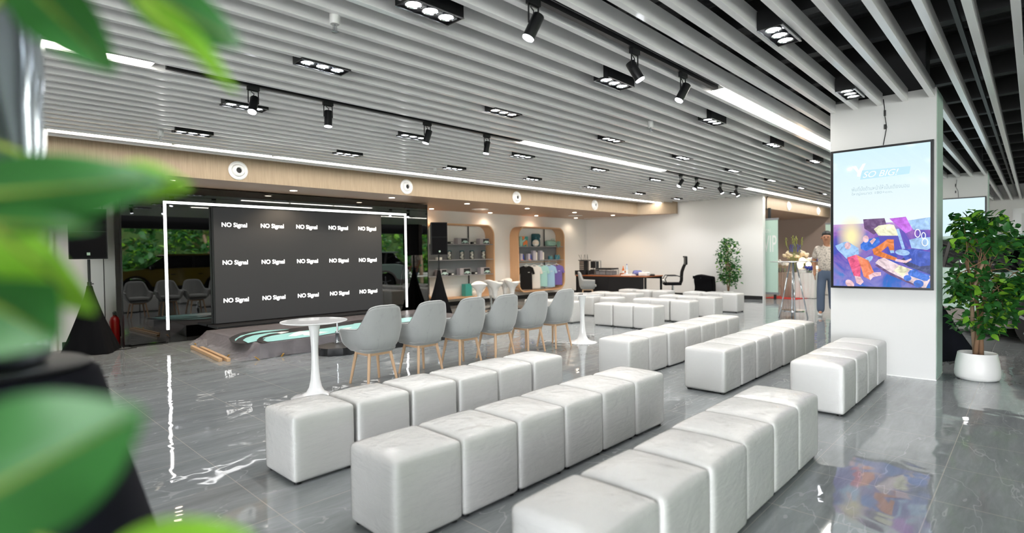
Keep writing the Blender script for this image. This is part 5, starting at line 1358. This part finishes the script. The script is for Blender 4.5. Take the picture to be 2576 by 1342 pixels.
m_ = MB().sphere((0, 0, 0), .097, 20); m_.v = [(x * .98, y * 1.12 + .018, z * .82 + 1.678) for x, y, z in m_.v]; m_.sphere((0, .05, 1.63), .06, 16); m_.build('hair', 'hair', pr, smooth=True)
for a, b, nm in (((-.10, -.10, .045), (-.106, -.27, .035), 'shoe'), ((.095, .24, .07), (.10, .09, .04), 'shoe')):
    skinned(nm, 'shoe_white', {'h': (a, (.044, .042)), 'm': (tuple((Vector(a) + Vector(b)) / 2), (.046, .04)), 't': (b, (.04, .03))}, [('h', 'm'), ('m', 't')], pr)
fc = MB()
for s_ in (-1, 1): fc.sphere((s_ * .032, -.100, 1.625), .010, 10)
fc.build('eyes', 'hair', body, smooth=True)
MB().sphere((0, -.112, 1.597), .015, 10, 1.6).build('nose', 'skin', body, smooth=True); MB().box((-.022, -.100, 1.560), (.022, -.088, 1.567)).build('mouth', 'lips', body)
for s_ in (-1, 1): MB().sphere((s_ * .092, .0, 1.610), .018, 10, 1.5).build('ear', 'skin', body, smooth=True)

# ================================================================== CARS
def arch(cx, r, n=10, z=.33): return [(cx + r * math.cos(PI - PI * k / n), z + r * math.sin(PI - PI * k / n)) for k in range(n + 1)]
def make_car(lab, paint, trim):
    t = thing('car', lab, 'car', (0, 0, 0))
    xm = Matrix.Rotation(PI / 2, 4, 'X')
    lower = [(-2.20, .42)] + arch(-1.33, .40) + arch(1.33, .40) + [(2.15, .42), (2.22, .60), (2.18, .80), (1.95, .93), (1.05, 1.03), (-1.75, 1.06), (-2.18, .98), (-2.25, .70)]
    lower = [(-2.20, .42)] + arch(-1.33, .40)[0:] + arch(1.33, .40)[0:] + lower[-8:]
    MB().prism(lower, -.90, .90, xm).build('body', paint, t, bevel=.045)
    sill = [(-2.16, .22), (-1.76, .22), (-1.74, .36)] + arch(-1.33, .41)[1:-1] + [(-.92, .36), (-.90, .20), (.90, .20), (.92, .36)] + arch(1.33, .41)[1:-1] + [(1.74, .36), (1.76, .22), (2.1, .24), (2.18, .42), (1.84, .44)] + arch(1.33, .47)[::-1][1:-1] + [(.84, .40), (-.84, .40)] + arch(-1.33, .47)[::-1][1:-1] + [(-1.84, .44), (-2.2, .43)]
    MB().prism(sill, -.915, .915, xm).build('cladding', trim, t)
    # greenhouse
    def gh(name, mat, zt, b, tp, inset, w0, w1):
        vs = []
        for s_ in (-1, 1):
            vs += [(b[0], s_ * w0, 1.03), (b[1], s_ * w0, 1.03), (tp[1], s_ * w1, zt), (tp[0], s_ * w1, zt)]
        MB().add(vs, [(0, 1, 2, 3), (7, 6, 5, 4), (0, 4, 5, 1), (1, 5, 6, 2), (2, 6, 7, 3), (3, 7, 4, 0)]).build(name, mat, t, bevel=.03)
    gh('windows', 'car_glass', 1.52, (-2.05, 1.05), (-1.60, .30), 0, .84, .68)
    MB().prism([(-1.72, -.70), (.36, -.70), (.42, 0), (.36, .70), (-1.72, .70), (-1.80, 0)], 1.50, 1.56).build('roof', paint, t, bevel=.025)
    mb = MB()
    for s_ in (-1, 1):
        for x0, x1 in ((-.55, -.47), (.30, .36), (-1.35, -1.27)): mb.add([(x0, s_ * .845, 1.03), (x1, s_ * .845, 1.03), (x1 - .05, s_ * .69, 1.5), (x0 - .05, s_ * .69, 1.5), (x0, s_ * .83, 1.03), (x1, s_ * .83, 1.03), (x1 - .05, s_ * .67, 1.5), (x0 - .05, s_ * .67, 1.5)], [(0, 1, 2, 3), (7, 6, 5, 4), (0, 4, 5, 1), (1, 5, 6, 2), (2, 6, 7, 3), (3, 7, 4, 0)])
    mb.build('window_pillars', 'car_black', t)
    for sx in (-1.33, 1.33):
        for s_ in (-1, 1):
            w_ = MB().tube([(sx, s_ * .70, .335), (sx, s_ * .895, .335)], .335, 40).build('wheel', 'rubber', t, auto=40)
            mb = MB()
            for k in range(5): a = 2 * PI * k / 5; mb.box((-.02, -.012, .04), (.02, .012, .22), Matrix.Translation((sx, s_ * .902, .335)) @ Matrix.Rotation(a, 4, 'Y'))
            mb.tube([(sx, s_ * .89, .335), (sx, s_ * .915, .335)], .06, 20); mb.build('rim', 'steel', w_)
    for s_ in (-1, 1):
        MB().box((2.13, s_ * .62 - .17, .70), (2.20, s_ * .62 + .17, .80)).build('headlamp', 'fascia_white', t, bevel=.02); MB().box((-2.26, s_ * .62 - .2, .82), (-2.18, s_ * .62 + .2, .92)).build('tail_lamp', 'extinguisher_red', t, bevel=.02)
        MB().box((.78, s_ * .98 - .1, 1.0), (.92, s_ * .98 + .1, 1.12)).build('mirror', 'car_black', t, bevel=.03)
        for x in (-.45, .45): MB().box((x - .35, s_ * .905 - .01, .80), (x - .2, s_ * .905 + .01, .83)).build('door_handle', trim, t)
    return t
c1 = make_car('mint green car with grey lower trim behind the potted ficus', 'mint_paint', 'car_grey'); c1.location = (11.72, .13, 0); c1.rotation_euler = (0, 0, math.atan2(-.623, -.782))
c2_ = make_car('yellow car standing beside the viewer, mirrored in the black glass', 'van_paint', 'car_black'); c2_.location = (6.0, -3.2, 0); c2_.rotation_euler = (0, 0, PI)
t = thing('red_planter', 'low red and green planter on the floor behind the mint car', 'planter', (13.6, -1.9, 0), .6); MB().box((-.9, -.2, 0), (.9, .2, .14)).build('tray', 'red_gloss', t, bevel=.01)
mb = MB()
for k in range(40): mb.sphere((random.uniform(-.85, .85), random.uniform(-.15, .15), .15), .04, 6)
mb.build('plants', 'leaf_dark', t, smooth=True)
# clipped hedge and trees outside
mb = MB(); hr = random.Random(2); nx_, nz_ = 90, 10
vs = [(-12 + 60 * i / nx_, -19 + hr.uniform(-.4, .4), -.12 + 6.5 * k / nz_ + hr.uniform(-.15, .15)) for i in range(nx_ + 1) for k in range(nz_ + 1)]
vs += [(x, y - 1.2, z) for x, y, z in vs]; N_ = (nx_ + 1) * (nz_ + 1)
fs = [(i * (nz_ + 1) + k, (i + 1) * (nz_ + 1) + k, (i + 1) * (nz_ + 1) + k + 1, i * (nz_ + 1) + k + 1) for i in range(nx_) for k in range(nz_)]
fs += [tuple(v + N_ for v in f[::-1]) for f in fs] + [(i * (nz_ + 1) + nz_, (i + 1) * (nz_ + 1) + nz_, (i + 1) * (nz_ + 1) + nz_ + N_, i * (nz_ + 1) + nz_ + N_) for i in range(nx_)]
tag(mb.add(vs, fs).build('hedge', 'hedge_green'), 'tall dark green hedge outside behind the street trees', 'hedge', kind='stuff')
for i, x in enumerate((1.5, 6.3, 11.1, 15.9, 20.7, 25.5, 30.3)):
    tree('street_tree', f'dense green street tree outside, {ORD[i]} one in the line seen mirrored in the glass', 'tree', (x, -15 + (i % 2) * 1.2, -.12), .5, 5.6, 2.3, 1700, .42, 30 + i, trunks=1, group='street trees', sc_=3, lime=.25, trunkr=.12)

# ================================================================== CLOSE TO THE VIEWER
ct = thing('draped_cocktail_table', 'tall cocktail table under a tight black cloth at the lower left corner', 'table', (0, 0, 0))
c0 = pD(-70, 960, 1.0)
ct.location = (c0.x, c0.y, 0); zt = 1.145
n = 48; vs = []; fs = []
for i, (r, z) in enumerate(((0.0, zt), (.17, zt), (.19, zt - .012), (.20, zt - .05), (.235, zt - .2), (.30, zt - .45), (.38, zt - .8), (.44, .01))):
    for k in range(n): a = 2 * PI * k / n; rr = r * (1 + (.04 * math.sin(5 * a) * min(1, i / 6))); vs.append((rr * math.cos(a), rr * math.sin(a), z))
for i in range(7):
    for k in range(n): a = i * n + k; b = i * n + (k + 1) % n; fs.append((a, b, b + n, a + n))
MB().add(vs, fs).build('cloth', 'navy_fabric', ct, smooth=True, merge=True)
MB().lathe([(0, zt + .001), (.165, zt + .001), (.175, zt + .006), (.165, zt + .012), (0, zt + .012)], 48).build('tray', 'black_plastic', ct, auto=40)
pl = thing('foliage_plant', 'leafy green plant in a tall chrome planter, very close to the viewer', 'potted plant', (c0.x, c0.y, zt + .0125))
pts = [(.10, 0), (.112, .01), (.116, .08), (.112, .16), (.116, .24), (.112, .32), (.116, .40), (.112, .48), (.116, .56), (.112, .64), (.116, .72), (.11, .75), (.10, .75), (.098, .10), (0, .10)]
MB().lathe(pts, 48).build('chrome_planter', 'brushed_chrome', pl, smooth=True)
stem_root = Vector((0, 0, .75))
base = Vector(pl.location)
def big_leaf(name, mat, D0, D1, p0, p1, wpx, roll=0.0, curl=.12):
    a, b = pD(p0[0], p0[1], D0), pD(p1[0], p1[1], D1); ax = (b - a); L = ax.length; d = ax.normalized()
    vd = (a - Vector(EYE)).normalized(); s_ = d.cross(vd).normalized(); nn = s_.cross(d)
    Rm = Matrix.Rotation(roll, 3, d); s_ = Rm @ s_; nn = Rm @ nn
    W_ = wpx / F * (D0 + D1) / 2
    vs = []; fs = []; NL, NW = 18, 8
    for i in range(NL + 1):
        u = i / NL; wv = (math.sin(PI * min(1, u ** .8)) ** .75) * (1 - .25 * u) if 0 < u < 1 else .01
        for k in range(NW + 1):
            v = -1 + 2 * k / NW; h = .18 * abs(v) * W_ * wv + math.sin(u * PI) * curl * L * .5 - .02 * L * math.sin(u * 9) * abs(v)
            vs.append(a + d * (u * L) + s_ * (v * W_ / 2 * wv) + nn * h - base)
    for i in range(NL):
        for k in range(NW): q_ = i * (NW + 1) + k; fs.append((q_, q_ + 1, q_ + NW + 2, q_ + NW + 1))
    lf = MB().add(vs, fs).build(name, mat, pl, smooth=True)
    # stalk back to the planter
    st_ = a - base; mid = (pD(-190, 300, .55) - base) if p0[0] < 200 or p0[1] > 300 else (st_ + stem_root) / 2 + Vector((0, 0, .15))
    if p0[1] > 1000: mid = pD(-260, 1200, .5) - base
    MB().tube([stem_root - Vector((0, 0, .3)), stem_root + (mid - stem_root) * .35 + Vector((0, 0, .08)), mid, st_, st_ + d * L * .9 + nn * .0], [.004, .0035, .003, .002, .0008], 6).build('stalk', 'stem_green', pl, smooth=True)
    return lf
LE = 'leaf_blade'
big_leaf(LE, 'leaf_deep', .36, .42, (40, -70), (292, 185), 190)
big_leaf(LE, 'leaf_deep', .40, .44, (300, -60), (612, 118), 165)
big_leaf(LE, 'leaf_pale', .38, .44, (330, -20), (598, 235), 75, .5)
big_leaf(LE, 'leaf_deep', .34, .40, (-140, 500), (420, 450), 210)
big_leaf(LE, 'leaf_pale', .40, .42, (250, 452), (485, 468), 110, .2)
big_leaf(LE, 'leaf_pale', .33, .40, (-30, 560), (240, 790), 150, -.2)
big_leaf(LE, 'leaf_deep', .32, .36, (-120, 560), (250, 575), 70, .2)
big_leaf(LE, 'leaf_deep', .33, .36, (-150, 690), (150, 860), 330)
big_leaf(LE, 'leaf_deep', .26, .30, (-200, 1330), (365, 1030), 420, .1)
big_leaf(LE, 'leaf_pale', .30, .33, (250, 1420), (640, 1350), 175)
big_leaf(LE, 'leaf_deep', .40, .42, (-30, -40), (80, 20), 80)
